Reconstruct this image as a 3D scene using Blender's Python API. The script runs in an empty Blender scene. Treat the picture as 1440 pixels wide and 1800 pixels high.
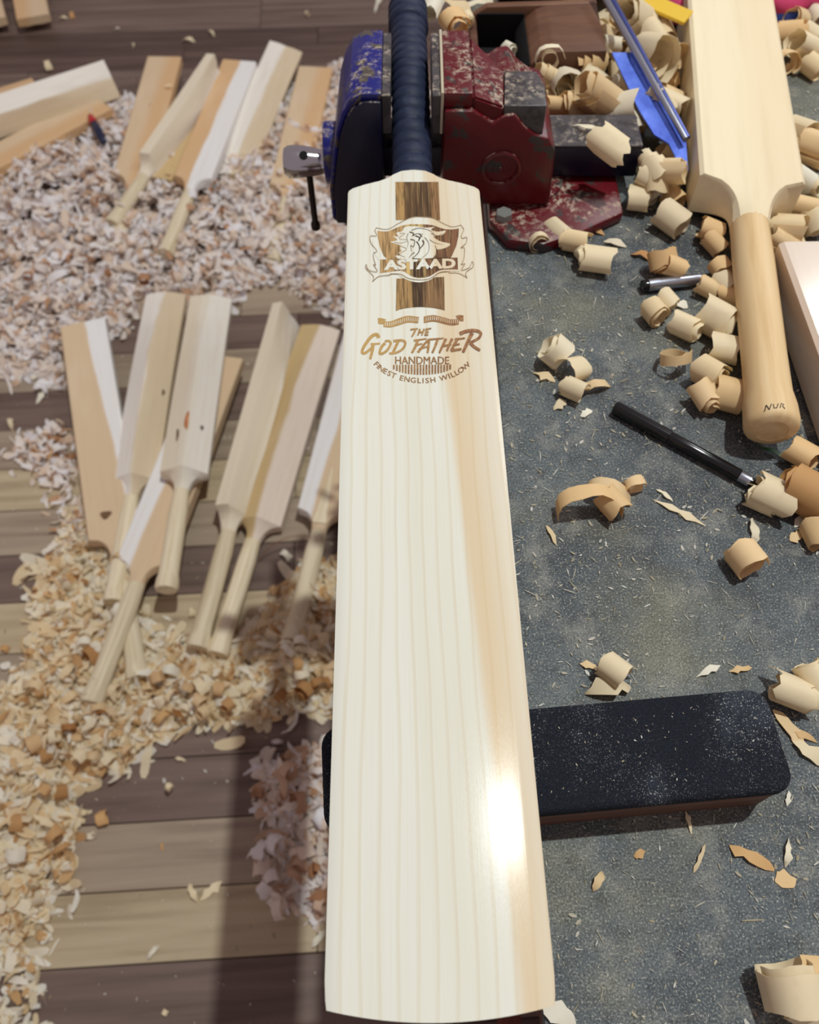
import bpy, bmesh, math, random
import numpy as np
from mathutils import Vector, Matrix, Euler
from mathutils.geometry import tessellate_polygon

random.seed(7)
rng = np.random.default_rng(11)
scene = bpy.context.scene
COL = scene.collection
R = math.radians

# ---------------------------------------------------------------- camera
FPX = 1440.0                      # focal length in pixels of the 1440x1800 frame
PITCH = R(58.9)                   # looking down
CAM_H = 1.56
SP, CP = math.sin(PITCH), math.cos(PITCH)
cam_d = bpy.data.cameras.new('camera')
cam = bpy.data.objects.new('camera', cam_d); COL.objects.link(cam)
cam.location = (0, 0, CAM_H); cam.rotation_euler = (math.pi / 2 - PITCH, 0, 0)
cam_d.sensor_fit = 'HORIZONTAL'; cam_d.sensor_width = 36.0; cam_d.lens = 36.0
cam_d.clip_start = 0.02; cam_d.clip_end = 50
cam_d.dof.use_dof = True; cam_d.dof.focus_distance = 0.52; cam_d.dof.aperture_fstop = 11.0
scene.camera = cam

# ---------------------------------------------------------------- world, lamps, exposure
def C(r, g, b):
    f = lambda v: (v / 255 / 12.92) if v / 255 <= 0.04045 else ((v / 255 + 0.055) / 1.055) ** 2.4
    return (f(r), f(g), f(b), 1.0)

world = bpy.data.worlds.new('world'); scene.world = world; world.use_nodes = True
bg = world.node_tree.nodes['Background']
bg.inputs['Color'].default_value = (1.0, 0.82, 0.85, 1); bg.inputs['Strength'].default_value = 0.31

def area_lamp(name, loc, target, size, power, color, size_y=None):
    l = bpy.data.lights.new(name, 'AREA'); l.energy = power; l.color = color
    if size_y: l.shape = 'RECTANGLE'; l.size = size; l.size_y = size_y
    else: l.shape = 'DISK'; l.size = size
    o = bpy.data.objects.new(name, l); COL.objects.link(o); o.location = loc
    o.rotation_euler = (Vector(target) - Vector(loc)).to_track_quat('-Z', 'Y').to_euler()
    return o
# the bulb above the bench, and a tube lamp deeper in the room
area_lamp('bulb_lamp', (1.17, 1.01, 6.00), (0.1, 0.5, 0.6), 0.105, 182.0, (0.955, 1.0, 0.965))
area_lamp('tube_lamp', (1.73, 2.20, 3.05), (0.2, 0.5, 0.95), 0.55, 15.0, (0.93, 0.97, 1.0), 0.40)
scene.view_settings.view_transform = 'Standard'; scene.view_settings.look = 'None'
scene.view_settings.gamma = 1.0; scene.view_settings.use_curve_mapping = False
scene.view_settings.exposure = 0.0

# ---------------------------------------------------------------- helpers
BENCH = 1.025                     # height of the bench top
FACE = 1.120                      # height of the finished bat's face

def at(px, py, z):
    """point at height z seen at this place of the 1440x1800 photograph"""
    xd, yd = (px - 720) / FPX, (py - 900) / FPX
    down = yd * CP + SP
    d = (CAM_H - z) / down
    return Vector((xd * d, d * (CP - yd * SP), z))

def tag(o, label=None, cat=None, group=None, kind=None):
    if label: o['label'] = label
    if cat: o['category'] = cat
    if group: o['group'] = group
    if kind: o['kind'] = kind
    return o

def link(name, me, mat=None, parent=None):
    o = bpy.data.objects.new(name, me); COL.objects.link(o)
    if mat is not None and me is not None and len(me.materials) == 0: me.materials.append(mat)
    if parent is not None: o.parent = parent
    return o

def empty(name, loc=(0, 0, 0), rot=None):
    o = bpy.data.objects.new(name, None); COL.objects.link(o); o.location = loc
    o.empty_display_size = 0.05
    if rot is not None: o.rotation_euler = rot
    return o

def mesh(name, verts, faces, smooth=None):
    me = bpy.data.meshes.new(name); me.from_pydata([tuple(v) for v in verts], [], faces); me.update()
    if smooth is not None:
        me.polygons.foreach_set('use_smooth', [True] * len(me.polygons))
        me.set_sharp_from_angle(angle=R(smooth))
    return me

def from_bm(name, bm, smooth=None):
    bmesh.ops.recalc_face_normals(bm, faces=bm.faces)
    me = bpy.data.meshes.new(name); bm.to_mesh(me); bm.free()
    if smooth is not None:
        me.polygons.foreach_set('use_smooth', [True] * len(me.polygons))
        me.set_sharp_from_angle(angle=R(smooth))
    return me

def box_bm(x0, x1, y0, y1, z0, z1, bev=0.0, seg=2, bm=None):
    b = bmesh.new()
    bmesh.ops.create_cube(b, size=1.0)
    for v in b.verts:
        v.co = Vector((x0 + (v.co.x + .5) * (x1 - x0), y0 + (v.co.y + .5) * (y1 - y0), z0 + (v.co.z + .5) * (z1 - z0)))
    if bev: bmesh.ops.bevel(b, geom=b.edges[:], offset=bev, segments=seg, profile=.5, affect='EDGES')
    return b

def prism_bm(pts, y0, y1, axis='y', bev=0.0, seg=2):
    """pts: outline (a, b); extruded along axis"""
    b = bmesh.new()
    def co(p, t):
        if axis == 'y': return (p[0], t, p[1])
        if axis == 'z': return (p[0], p[1], t)
        return (t, p[0], p[1])
    f0 = [b.verts.new(co(p, y0)) for p in pts]; f1 = [b.verts.new(co(p, y1)) for p in pts]
    n = len(pts)
    b.faces.new(f0); b.faces.new(f1[::-1])
    for i in range(n): b.faces.new((f0[i], f0[(i + 1) % n], f1[(i + 1) % n], f1[i]))
    bmesh.ops.recalc_face_normals(b, faces=b.faces)
    if bev: bmesh.ops.bevel(b, geom=b.edges[:], offset=bev, segments=seg, profile=.5, affect='EDGES')
    return b

def lathe(name, prof, n=24, axis='z', smooth=40):
    """prof: (radius, t) along the axis, closed with caps"""
    v, f = [], []
    for r, t in prof:
        for k in range(n):
            a = 2 * math.pi * k / n
            c, s = r * math.cos(a), r * math.sin(a)
            v.append({'z': (c, s, t), 'x': (t, c, s), 'y': (s, t, c)}[axis])
    for i in range(len(prof) - 1):
        for k in range(n):
            a, b = i * n + k, i * n + (k + 1) % n
            f.append((a, b, b + n, a + n))
    f.append(tuple(range(n))[::-1]); m = (len(prof) - 1) * n; f.append(tuple(range(m, m + n)))
    return mesh(name, v, f, smooth)

def tube(name, pts, rad, n=10, smooth=60):
    """pts: path; rad: radius or list"""
    pts = [Vector(p) for p in pts]; v, f = [], []
    up = Vector((0, 0, 1))
    for i, p in enumerate(pts):
        d = (pts[min(i + 1, len(pts) - 1)] - pts[max(i - 1, 0)]).normalized()
        s = d.cross(up if abs(d.dot(up)) < .95 else Vector((1, 0, 0))).normalized(); u = s.cross(d)
        r = rad[i] if isinstance(rad, (list, tuple)) else rad
        for k in range(n):
            a = 2 * math.pi * k / n
            v.append(p + s * r * math.cos(a) + u * r * math.sin(a))
    for i in range(len(pts) - 1):
        for k in range(n):
            a, b = i * n + k, i * n + (k + 1) % n
            f.append((a, b, b + n, a + n))
    f.append(tuple(range(n))[::-1]); m = (len(pts) - 1) * n; f.append(tuple(range(m, m + n)))
    return mesh(name, v, f, smooth)

# ---------------------------------------------------------------- materials
class NT:
    def __init__(s, name, rough=.5, metal=0.0, spec=.5):
        s.m = bpy.data.materials.new(name); s.m.use_nodes = True
        s.t = s.m.node_tree; s.n = s.t.nodes; s.b = s.n['Principled BSDF']
        s.b.inputs['Roughness'].default_value = rough; s.b.inputs['Metallic'].default_value = metal
        s.b.inputs['Specular IOR Level'].default_value = spec
    def node(s, typ, **kw):
        n = s.n.new(typ)
        for k, v in kw.items():
            if k in n.inputs: s.put(n.inputs[k], v)
            else: setattr(n, k, v)
        return n
    def put(s, sock, v):
        if isinstance(v, bpy.types.NodeSocket): s.t.links.new(v, sock)
        else: sock.default_value = v
    def coord(s, scale=(1, 1, 1), kind='Object', rot=(0, 0, 0), loc=(0, 0, 0)):
        tc = s.node('ShaderNodeTexCoord'); mp = s.node('ShaderNodeMapping')
        mp.inputs['Scale'].default_value = scale; mp.inputs['Rotation'].default_value = rot; mp.inputs['Location'].default_value = loc
        s.t.links.new(tc.outputs[kind], mp.inputs['Vector']); return mp.outputs[0]
    def sep(s, vec):
        n = s.node('ShaderNodeSeparateXYZ'); s.t.links.new(vec, n.inputs[0]); return n.outputs
    def noise(s, vec, scale=5, detail=4, rough=.5, dist=0):
        n = s.node('ShaderNodeTexNoise'); s.t.links.new(vec, n.inputs['Vector'])
        n.inputs['Scale'].default_value = scale; n.inputs['Detail'].default_value = detail
        n.inputs['Roughness'].default_value = rough; n.inputs['Distortion'].default_value = dist
        return n.outputs[0]
    def math(s, op, a, b=0.0, c=0.0, clamp=False):
        n = s.node('ShaderNodeMath', operation=op); n.use_clamp = clamp
        for i, v in enumerate((a, b, c)): s.put(n.inputs[i], v)
        return n.outputs[0]
    def ramp(s, fac, stops, interp='LINEAR'):
        n = s.node('ShaderNodeValToRGB'); s.t.links.new(fac, n.inputs[0]); e = n.color_ramp.elements
        n.color_ramp.interpolation = interp
        while len(e) < len(stops): e.new(.5)
        for el, (p, c) in zip(e, stops): el.position = p; el.color = c
        return n.outputs[0]
    def mix(s, fac, a, b, mode='MIX'):
        n = s.node('ShaderNodeMix', data_type='RGBA', blend_type=mode)
        s.put(n.inputs[0], fac); s.put(n.inputs[6], a); s.put(n.inputs[7], b)
        return n.outputs[2]
    def step(s, v, lo, hi):
        n = s.node('ShaderNodeMapRange'); n.interpolation_type = 'SMOOTHSTEP'
        s.put(n.inputs[0], v); n.inputs[1].default_value = lo; n.inputs[2].default_value = hi
        return n.outputs[0]
    def color(s, c): s.put(s.b.inputs['Base Color'], c); return s
    def rough(s, c): s.put(s.b.inputs['Roughness'], c); return s
    def bump(s, h, strength=.3, dist=.001):
        n = s.node('ShaderNodeBump'); s.put(n.inputs['Height'], h)
        n.inputs['Strength'].default_value = strength; n.inputs['Distance'].default_value = dist
        s.t.links.new(n.outputs[0], s.b.inputs['Normal']); return s
    def rand(s): return s.node('ShaderNodeObjectInfo').outputs['Random']

GREY = lambda v: (v, v, v, 1)

def plain(name, col, rough=.5, metal=0., spec=.5):
    t = NT(name, rough, metal, spec); t.color(col); return t.m

def wood(name, stops, scale=(30, 2, 30), rough=.55, spec=.35, vary=.12, bump=.15, detail=5):
    """long-grained wood: stops = colours over a stretched noise; each object a little different"""
    t = NT(name, rough, 0, spec)
    v = t.coord(scale); r = t.rand()
    off = t.node('ShaderNodeVectorMath', operation='ADD')
    t.put(off.inputs[0], v); cmb = t.node('ShaderNodeCombineXYZ'); t.put(cmb.inputs[0], t.math('MULTIPLY', r, 40)); t.put(cmb.inputs[1], t.math('MULTIPLY', r, 17))
    t.put(off.inputs[1], cmb.outputs[0])
    n = t.noise(off.outputs[0], 1.0, detail, .55, .4)
    c = t.ramp(n, stops)
    k = t.math('MULTIPLY_ADD', r, vary * 2, 1 - vary)
    c = t.mix(1.0, c, t_grey(t, k), 'MULTIPLY')
    t.color(c); t.bump(n, bump, .0006)
    return t.m

def t_grey(t, k):
    n = t.node('ShaderNodeCombineColor'); 
    for i in range(3): t.put(n.inputs[i], k)
    return n.outputs[0]

# floor boards
def board_mat(name, a, b, c):
    return wood(name, [(.25, a), (.5, b), (.75, c)], scale=(2.2, 38, 20), rough=.5, spec=.35, vary=.08, bump=.12)
M_BOARD = {
    'tan': board_mat('board_tan', C(150, 131, 104), C(184, 166, 136), C(198, 181, 152)),
    'mid': board_mat('board_mid', C(130, 112, 97), C(158, 141, 122), C(172, 154, 134)),
    'dark': board_mat('board_dark', C(88, 70, 62), C(114, 95, 86), C(130, 110, 100)),
    'deep': board_mat('board_deep', C(68, 51, 46), C(90, 71, 64), C(106, 86, 77)),
}
M_SUB = plain('subfloor', C(45, 36, 32), .9)

# dusty bench top
def bench_mat():
    t = NT('bench_slate', .62, 0, .35)
    v = t.coord((1, 1, 1))
    n1 = t.noise(v, 5.5, 5, .6); n2 = t.noise(v, 34, 6, .65); n3 = t.noise(v, 760, 3, .65)
    c = t.ramp(n1, [(.32, C(52, 58, 64)), (.5, C(78, 86, 91)), (.7, C(102, 110, 113))])
    patch = t.math('MULTIPLY', t.step(n2, .47, .72), .55)
    c = t.mix(patch, c, C(150, 149, 140))
    sv = t.noise(t.coord((90, 420, 60), rot=(0, 0, .9)), 1.0, 3, .6); sw = t.noise(t.coord((380, 100, 60), rot=(0, 0, .35)), 1.0, 3, .6)
    c = t.mix(t.math('MULTIPLY', t.step(sv, .60, .74), .22), c, C(168, 166, 154)); c = t.mix(t.math('MULTIPLY', t.step(sw, .60, .74), .18), c, C(160, 160, 150))
    dk = t.noise(t.coord((1, 1, 1), loc=(7, 3, 0)), 90, 5, .7)
    c = t.mix(t.math('MULTIPLY', t.step(dk, .5, .68), .55), c, C(38, 40, 44))
    yn = t.noise(t.coord((1, 1, 1), loc=(3, 1, 0)), 7, 5, .6)
    c = t.mix(t.math('MULTIPLY', t.step(yn, .46, .70), .5), c, C(128, 124, 98))
    c = t.mix(t.math('MULTIPLY', t.step(n3, .54, .68), .72), c, C(178, 178, 166))
    c = t.mix(t.math('MULTIPLY', t.step(n3, .48, .34), .65), c, C(24, 26, 30))
    t.color(c); t.bump(t.math('ADD', n2, t.math('MULTIPLY', n3, .4)), .35, .0012)
    return t.m
M_BENCH = bench_mat()
M_BENCHWOOD = wood('bench_red_wood', [(.3, C(70, 30, 24)), (.6, C(105, 52, 42)), (.8, C(140, 84, 70))], (30, 3, 30))

def willow_face():
    t = NT('varnished_willow', .16, 0, .09)
    v = t.coord((1, 1, 1)); x, y, z = t.sep(v)
    # grain lines: growth rings almost parallel to the blade, about 9 mm apart
    wob = t.noise(t.coord((4, 1.2, 4)), 3.0, 2, .5)
    u = t.math('ADD', x, t.math('MULTIPLY', t.math('SUBTRACT', wob, .5), .016))
    ph = t.math('FRACT', t.math('MULTIPLY', u, 112))
    line = t.math('SUBTRACT', t.step(ph, .0, .93), t.step(ph, .93, 1.0))
    fine = t.noise(t.coord((900, 12, 900)), 1.0, 3, .6)
    broad = t.noise(t.coord((26, 1.6, 26)), 1.0, 3, .5)
    c = t.ramp(broad, [(.3, C(220, 217, 200)), (.55, C(226, 226, 214)), (.8, C(224, 221, 206))])
    c = t.mix(t.math('MULTIPLY', t.step(line, .80, 1.0), .20), c, C(196, 170, 118))
    c = t.mix(t.math('MULTIPLY', t.step(fine, .5, .75), .14), c, C(205, 182, 140))
    # the darker heartwood towards the right edge, leaning along the blade
    edge = t.math('ADD', x, t.math('MULTIPLY_ADD', y, .047, -.0365))
    edge = t.math('ADD', edge, t.math('MULTIPLY', t.math('SUBTRACT', wob, .5), .010))
    h = t.step(edge, -.004, .0035)
    hh = t.math('SUBTRACT', 1.0, t.math('MULTIPLY', t.step(edge, .004, .030), .55))
    hc = t.math('MULTIPLY', t.math('MULTIPLY', h, hh), .55)
    c = t.mix(hc, c, C(214, 180, 126))
    t.color(c)
    spk = t.noise(t.coord((1, .35, 1)), 1400, 2, .6)
    t.rough(t.math('MULTIPLY_ADD', spk, .14, .09))
    t.bump(t.math('ADD', fine, t.math('MULTIPLY', spk, .6)), .05, .0002)
    return t.m
M_FACE = willow_face()

def engrave(name, a, b, c, xs=(-.012, .006), sc=420):
    """burnt engraving: paler on the left of the blade, darker on its right"""
    t = NT(name, .55, 0, .3)
    x, y, z = t.sep(t.coord((1, 1, 1)))
    g = t.noise(t.coord((sc, 26, sc)), 1.0, 3, .6)
    col = t.mix(t.step(x, xs[0], xs[0] + .002), a, b); col = t.mix(t.step(x, xs[1], xs[1] + .002), col, c)
    col = t.mix(t.math('MULTIPLY', t.step(g, .44, .60), .62), col, C(50, 33, 18))
    g2 = t.noise(t.coord((sc * 2, 18, sc * 2), loc=(4, 2, 0)), 1.0, 2, .6)
    col = t.mix(t.math('MULTIPLY', t.step(g2, .54, .68), .35), col, C(206, 170, 116))
    t.color(col); return t.m
M_STRIPE = engrave('burnt_stripe', C(176, 140, 88), C(92, 68, 42), C(138, 102, 66), (-.009, .012))
M_STRIPE2 = engrave('burnt_stripe_lower', C(166, 132, 84), C(70, 50, 30), C(132, 100, 66), (-.0045, .0035))
M_SHIELD = engrave('burnt_shield', C(188, 152, 102), C(208, 176, 112), C(128, 88, 60), (-.010, .006))
def grad(name, a, b, x0=-.04, x1=.04):
    t = NT(name, .55, 0, .3); x, y, z = t.sep(t.coord((1, 1, 1)))
    n = t.noise(t.coord((300, 300, 300)), 1.0, 2, .6)
    t.color(t.mix(t.math('MULTIPLY', t.step(n, .4, .7), .35), t.mix(t.step(x, x0, x1), a, b), C(205, 170, 115))); return t.m
M_LETTER = grad('burnt_lettering', C(186, 152, 92), C(138, 92, 62))
M_LETTER2 = grad('burnt_small_lettering', C(150, 116, 78), C(132, 92, 62))
M_LINE = plain('burnt_line', C(70, 50, 26), .6)
M_FINE = plain('fine_burnt_line', C(150, 122, 84), .6)

def raw_willow(name, a, b, split=.0, slant=.0, soft=.004):
    """sawn willow, two tones: a left of the split, b right of it (blade coordinates)"""
    t = NT(name, .6, 0, .3)
    x, y, z = t.sep(t.coord((-1, 1, 1)))
    wob = t.noise(t.coord((3, 2, 3)), 3, 2, .5)
    e = t.math('ADD', t.math('ADD', x, t.math('MULTIPLY', y, slant)), t.math('MULTIPLY', t.math('SUBTRACT', wob, .5), .02))
    c = t.mix(t.step(e, split - soft, split + soft), a, b)
    g = t.noise(t.coord((90, 4, 90)), 1.0, 4, .6)
    c = t.mix(t.math('MULTIPLY', t.step(g, .45, .75), .16), c, C(190, 158, 116))
    bl = t.noise(t.coord((9, 5, 9)), 1.0, 3, .5)
    c = t.mix(t.math('MULTIPLY', t.step(bl, .5, .75), .22), c, C(240, 226, 204))
    t.color(c); t.bump(g, .15, .0006)
    return t.m
W_TAN, W_PALE, W_WHITE, W_ORANGE, W_OLIVE = C(218, 192, 158), C(234, 222, 202), C(236, 234, 232), C(216, 178, 134), C(184, 156, 98)
RAW = {
    'tanwhite': raw_willow('raw_tan_white', W_TAN, W_WHITE, .004, -.06),
    'orangewhite': raw_willow('raw_orange_white', W_ORANGE, W_WHITE, .004, .02),
    'whitetan': raw_willow('raw_white_tan', W_WHITE, W_TAN, -.004, .03),
    'pale': raw_willow('raw_pale', C(218, 200, 170), C(240, 234, 224), 0, .0, .006),
    'tan': raw_willow('raw_tan', W_TAN, W_ORANGE, .01, .03, .02),
    'peach': raw_willow('raw_peach', C(236, 220, 204), C(206, 180, 132), .0, .0, .006),  # darker half puts facet shade into the ridge-backed bat's left side
    'bench': raw_willow('raw_bench_cream', C(240, 226, 192), C(236, 218, 182), .01, .02, .02),
    'cream': raw_willow('raw_cream', C(240, 234, 222), C(232, 220, 196), .01, .02, .02),
}
M_CANE = wood('cane_handle', [(.3, C(206, 188, 152)), (.55, C(230, 216, 186)), (.8, C(238, 228, 202))], (120, 5, 120), .6, .3, .08)
M_HANDLE = wood('turned_willow_handle', [(.3, C(206, 170, 120)), (.55, C(226, 196, 148)), (.8, C(234, 210, 168))], (60, 4, 60), .5, .35, .06)

def shaving_mat(name, attr=False, stops=None):
    t = NT(name, .6, 0, .25)
    stops = stops or [(0, C(186, 128, 76)), (.18, C(214, 170, 118)), (.42, C(232, 206, 164)), (.72, C(240, 224, 194)), (1, C(246, 238, 222))]
    if attr:
        a = t.node('ShaderNodeAttribute'); a.attribute_name = 'tone'; fac = a.outputs['Fac']
    else: fac = t.rand()
    c = t.ramp(fac, stops)
    g = t.noise(t.coord((120, 120, 120)), 1.0, 3, .6)
    c = t.mix(t.math('MULTIPLY', t.step(g, .5, .8), .15), c, C(214, 172, 118))
    t.color(c)
    tr = t.node('ShaderNodeBsdfTranslucent'); t.put(tr.inputs[0], c)
    mx = t.node('ShaderNodeMixShader'); mx.inputs[0].default_value = .32
    t.t.links.new(t.b.outputs[0], mx.inputs[1]); t.t.links.new(tr.outputs[0], mx.inputs[2])
    t.t.links.new(mx.outputs[0], t.n['Material Output'].inputs[0])
    return t.m
M_SHAV = shaving_mat('wood_shaving')
FLOORTONES = [(0, C(160, 104, 64)), (.14, C(208, 162, 124)), (.36, C(238, 216, 194)), (.62, C(248, 238, 228)), (1, C(252, 250, 252))]
M_SHAVF = shaving_mat('floor_shaving', False, FLOORTONES)
M_SHAVA = shaving_mat('shaving_heap', True, FLOORTONES)
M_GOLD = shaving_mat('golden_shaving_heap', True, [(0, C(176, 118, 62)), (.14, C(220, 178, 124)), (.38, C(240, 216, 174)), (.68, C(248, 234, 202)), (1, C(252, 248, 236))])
M_DUST = shaving_mat('sawdust_specks', True, [(0, C(170, 160, 130)), (.5, C(204, 196, 176)), (1, C(236, 234, 226))])

def chipped(name, paint, metal, dust, amount=.5):
    t = NT(name, .38, 0, .5)
    v = t.coord((1, 1, 1)); n = t.noise(v, 55, 5, .6); d = t.noise(v, 160, 5, .7); p = t.noise(t.coord((1, 1, 1), loc=(5, 2, 1)), 28, 4, .6)
    c = t.mix(t.step(n, amount, amount + .06), paint, metal)
    up = t.sep(t.node('ShaderNodeNewGeometry').outputs['Normal'])[2]
    lie = t.math('MULTIPLY', t.step(up, .3, .8), t.math('MULTIPLY', t.step(d, .46, .62), t.step(p, .4, .62)))
    c = t.mix(t.math('MULTIPLY', lie, .75), c, dust)
    t.color(c); t.rough(t.math('MULTIPLY_ADD', lie, .4, .36)); t.bump(n, .3, .0008)
    return t.m
DUSTC = C(196, 180, 160)
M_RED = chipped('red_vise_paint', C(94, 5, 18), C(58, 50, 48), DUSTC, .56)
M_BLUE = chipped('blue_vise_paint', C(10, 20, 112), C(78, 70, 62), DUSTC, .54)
M_BLUE_SHADE = chipped('shaded_blue_vise_paint', C(5, 8, 40), C(24, 24, 32), DUSTC, .72)  # darker copy of the blue paint, shade of the front put into the colour
M_STEEL = chipped('dull_dusty_steel', C(74, 70, 72), C(58, 54, 56), DUSTC, .5)
M_CHROME = plain('chrome', C(200, 200, 205), .12, 1.0)
M_DARKSTEEL = plain('dark_steel_rod', C(58, 52, 50), .35, .9)
M_BOLT = plain('zinc_bolt', C(150, 152, 148), .4, .5)
M_CHIPEDGE = plain('bare_cream_edge', C(196, 184, 160), .6)

def rubber(name, col, bump=.2):
    t = NT(name, .62, 0, .35); n = t.noise(t.coord((1, 1, 1)), 500, 3, .6)
    d = t.noise(t.coord((1, 1, 1)), 60, 4, .6)
    t.color(t.mix(t.math('MULTIPLY', t.step(d, .5, .8), .25), col, C(92, 100, 124))); t.bump(n, bump, .0004); return t.m
M_GRIP = rubber('navy_rubber_grip', C(30, 39, 64))

def felt_mat():
    t = NT('black_dusty_felt', .85, 0, .2)
    v = t.coord((1, 1, 1)); f = t.noise(v, 900, 3, .7); p = t.noise(v, 16, 5, .6); s = t.noise(t.coord((1, 1, 1), loc=(2, 0, 0)), 1300, 1, .5)
    c = t.ramp(f, [(.3, C(12, 14, 20)), (.6, C(30, 34, 44)), (.8, C(48, 54, 66))])
    c = t.mix(t.math('MULTIPLY', t.step(p, .5, .8), .4), c, C(96, 104, 116))
    sp = t.math('MULTIPLY', t.step(s, .64, .70), t.step(p, .40, .70))
    c = t.mix(t.math('MULTIPLY', sp, .75), c, C(206, 208, 204))
    t.color(c); t.bump(f, .6, .001); return t.m
M_FELT = felt_mat()
M_BLOCKWOOD = wood('block_brown_wood', [(.3, C(80, 55, 44)), (.55, C(112, 82, 68)), (.8, C(134, 102, 86))], (3, 40, 90), .6, .3)
M_PLANE = wood('plane_brown_wood', [(.3, C(78, 50, 36)), (.6, C(112, 78, 58)), (.8, C(132, 98, 76))], (6, 40, 30), .5, .35, .05)
M_BLADE = NT('blue_tinted_steel', .42, .25, .4)  # blue tones set as base colour, only weakly metallic
_n = M_BLADE.noise(M_BLADE.coord((1, 1, 1)), 40, 4, .6)
M_BLADE.color(M_BLADE.ramp(_n, [(.35, C(60, 86, 190)), (.6, C(92, 122, 224)), (.8, C(120, 146, 230))])); M_BLADE = M_BLADE.m
M_BLACKP = plain('glossy_black_plastic', C(10, 11, 15), .18, 0, .6)
M_SILVER = plain('silver_barrel', C(176, 180, 192), .28, .9)
M_HOLE = plain('hollow_shade', C(8, 8, 9), .9)  # near-black painted in as the shade inside the plane throat and screw hole
M_INK = plain('pencil_ink', C(66, 52, 44), .7)

# ---------------------------------------------------------------- floor: boards laid across the view
FROT = R(3.3)
floor = link('floor', mesh('floor', [(-3.2, -1.6, -.02), (3.2, -1.6, -.02), (3.2, 5.2, -.02), (-3.2, 5.2, -.02), (-3.2, -1.6, -.008), (3.2, -1.6, -.008), (3.2, 5.2, -.008), (-3.2, 5.2, -.008)],
             [(0, 3, 2, 1), (4, 5, 6, 7), (0, 1, 5, 4), (1, 2, 6, 5), (2, 3, 7, 6), (3, 0, 4, 7)]), M_SUB)
tag(floor, 'wooden strip floor of tan and dark brown boards below the bench', 'floor', kind='structure')
ROWS = {-3: 'tan', -2: 'mid', -1: 'deep', 0: 'dark', 1: 'tan', 2: 'mid', 3: 'dark', 4: 'tan', 5: 'mid', 6: 'tan', 7: 'dark', 8: 'mid', 9: 'tan', 10: 'mid', 11: 'dark'}
BW = .1134
bcache = {}
def board_mesh(w, tone):
    k = (round(w, 3), tone)
    if k not in bcache:
        b = box_bm(-w / 2, w / 2, -BW / 2 + .0009, BW / 2 - .0009, -.008, 0, .0012, 1)
        me = from_bm('plank', b); me.materials.append(M_BOARD[tone]); bcache[k] = me
    return bcache[k]
fr = Matrix.Rotation(FROT, 4, 'Z')
rr = random.Random(3)
for k in range(-14, 46):
    tone = ROWS.get(k, rr.choice(['dark', 'deep', 'dark', 'mid']))
    y = .086 + (k - .5) * BW
    x = -2.9 + rr.choice([-.3, -.1, .15, .35])
    while x < 2.6:
        w = rr.choice([1.2, 1.2, .9])
        tn = tone if rr.random() < .75 else rr.choice(['tan', 'mid', 'dark'] if k < 12 else ['dark', 'deep', 'mid'])
        o = link('plank', board_mesh(w - .0015, tn), parent=floor)
        p = fr @ Vector((x + w / 2, y, 0)); o.location = p; o.rotation_euler = (0, 0, FROT)
        x += w

# ---------------------------------------------------------------- workbench
bench = empty('workbench', (0.075, 0, 0))
tag(bench, 'long workbench with a dark slate grey top under sawdust', 'workbench')
def bpart(name, x0, x1, y0, y1, z0, z1, m, bev=.002):
    b = box_bm(x0 - .075, x1 - .075, y0, y1, z0, z1, bev); return link(name, from_bm(name, b), m, bench)
bpart('bench_top', .075, 1.00, -.60, 1.80, BENCH - .012, BENCH, M_BENCH, .0015)
bpart('top_board', .078, .995, -.595, 1.795, BENCH - .045, BENCH - .0122, M_BENCHWOOD)
for (x, y) in ((.12, -.5), (.12, 1.62), (.9, -.5), (.9, 1.62)):
    bpart('leg', x, x + .07, y, y + .07, 0, BENCH - .046, M_BENCHWOOD)
bpart('apron', .125, .15, -.425, 1.615, BENCH - .14, BENCH - .047, M_BENCHWOOD)
bpart('apron', .945, .97, -.425, 1.615, BENCH - .14, BENCH - .047, M_BENCHWOOD)
bpart('stretcher', .13, .16, -.425, 1.615, .12, .18, M_BENCHWOOD)

# ---------------------------------------------------------------- the finished bat
TL, TR_, SL, SR = at(568, 1776, FACE), at(982, 1768, FACE), at(612, 332, FACE), at(842, 322, FACE)
toe_c, sh_c = (TL + TR_) / 2, (SL + SR) / 2
BY = (sh_c - toe_c).normalized(); BLEN = (sh_c - toe_c).length
yaw = math.atan2(-BY.x, BY.y)
bat = empty('cricket_bat', toe_c, (0, 0, yaw))
tag(bat, 'finished cricket bat with pale varnished blade and navy ribbed grip, clamped in the vise', 'cricket bat')
BINV = (Matrix.Translation(toe_c) @ Matrix.Rotation(yaw, 4, 'Z')).inverted()
W_T, W_S = (TR_ - TL).length / 2, (SR - SL).length / 2
print('BAT', toe_c, sh_c, BLEN, W_T * 2, W_S * 2)
NX = 25
vv, ff = [], []
ys = [0, .004, .012, .03, .06, .1, .15, .2, .25, .3, .35, .4, .45, .5, BLEN - .03, BLEN - .012, BLEN - .006, BLEN - .003, BLEN, BLEN + .003, BLEN + .007, BLEN + .011, BLEN + .015, BLEN + .0196, BLEN + .0208]
def sm(t): t = max(0, min(1, t)); return t * t * (3 - 2 * t)
def halfw(y):
    w = W_T + (W_S - W_T) * sm(y / BLEN)
    if y < .012: w -= .0012 * (1 - y / .012) ** 2
    tbl = [(-.006, w), (-.003, w * .985), (0, w * .93), (.003, w * .80), (.007, w * .57), (.011, w * .42), (.015, w * .34), (.0196, w * .20), (.0208, w * .03)]
    t = y - BLEN
    if t > -.006:
        for (a, wa), (b, wb) in zip(tbl, tbl[1:]):
            if a <= t <= b: return wa + (wb - wa) * (t - a) / (b - a)
        return tbl[-1][1]
    return w
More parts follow.
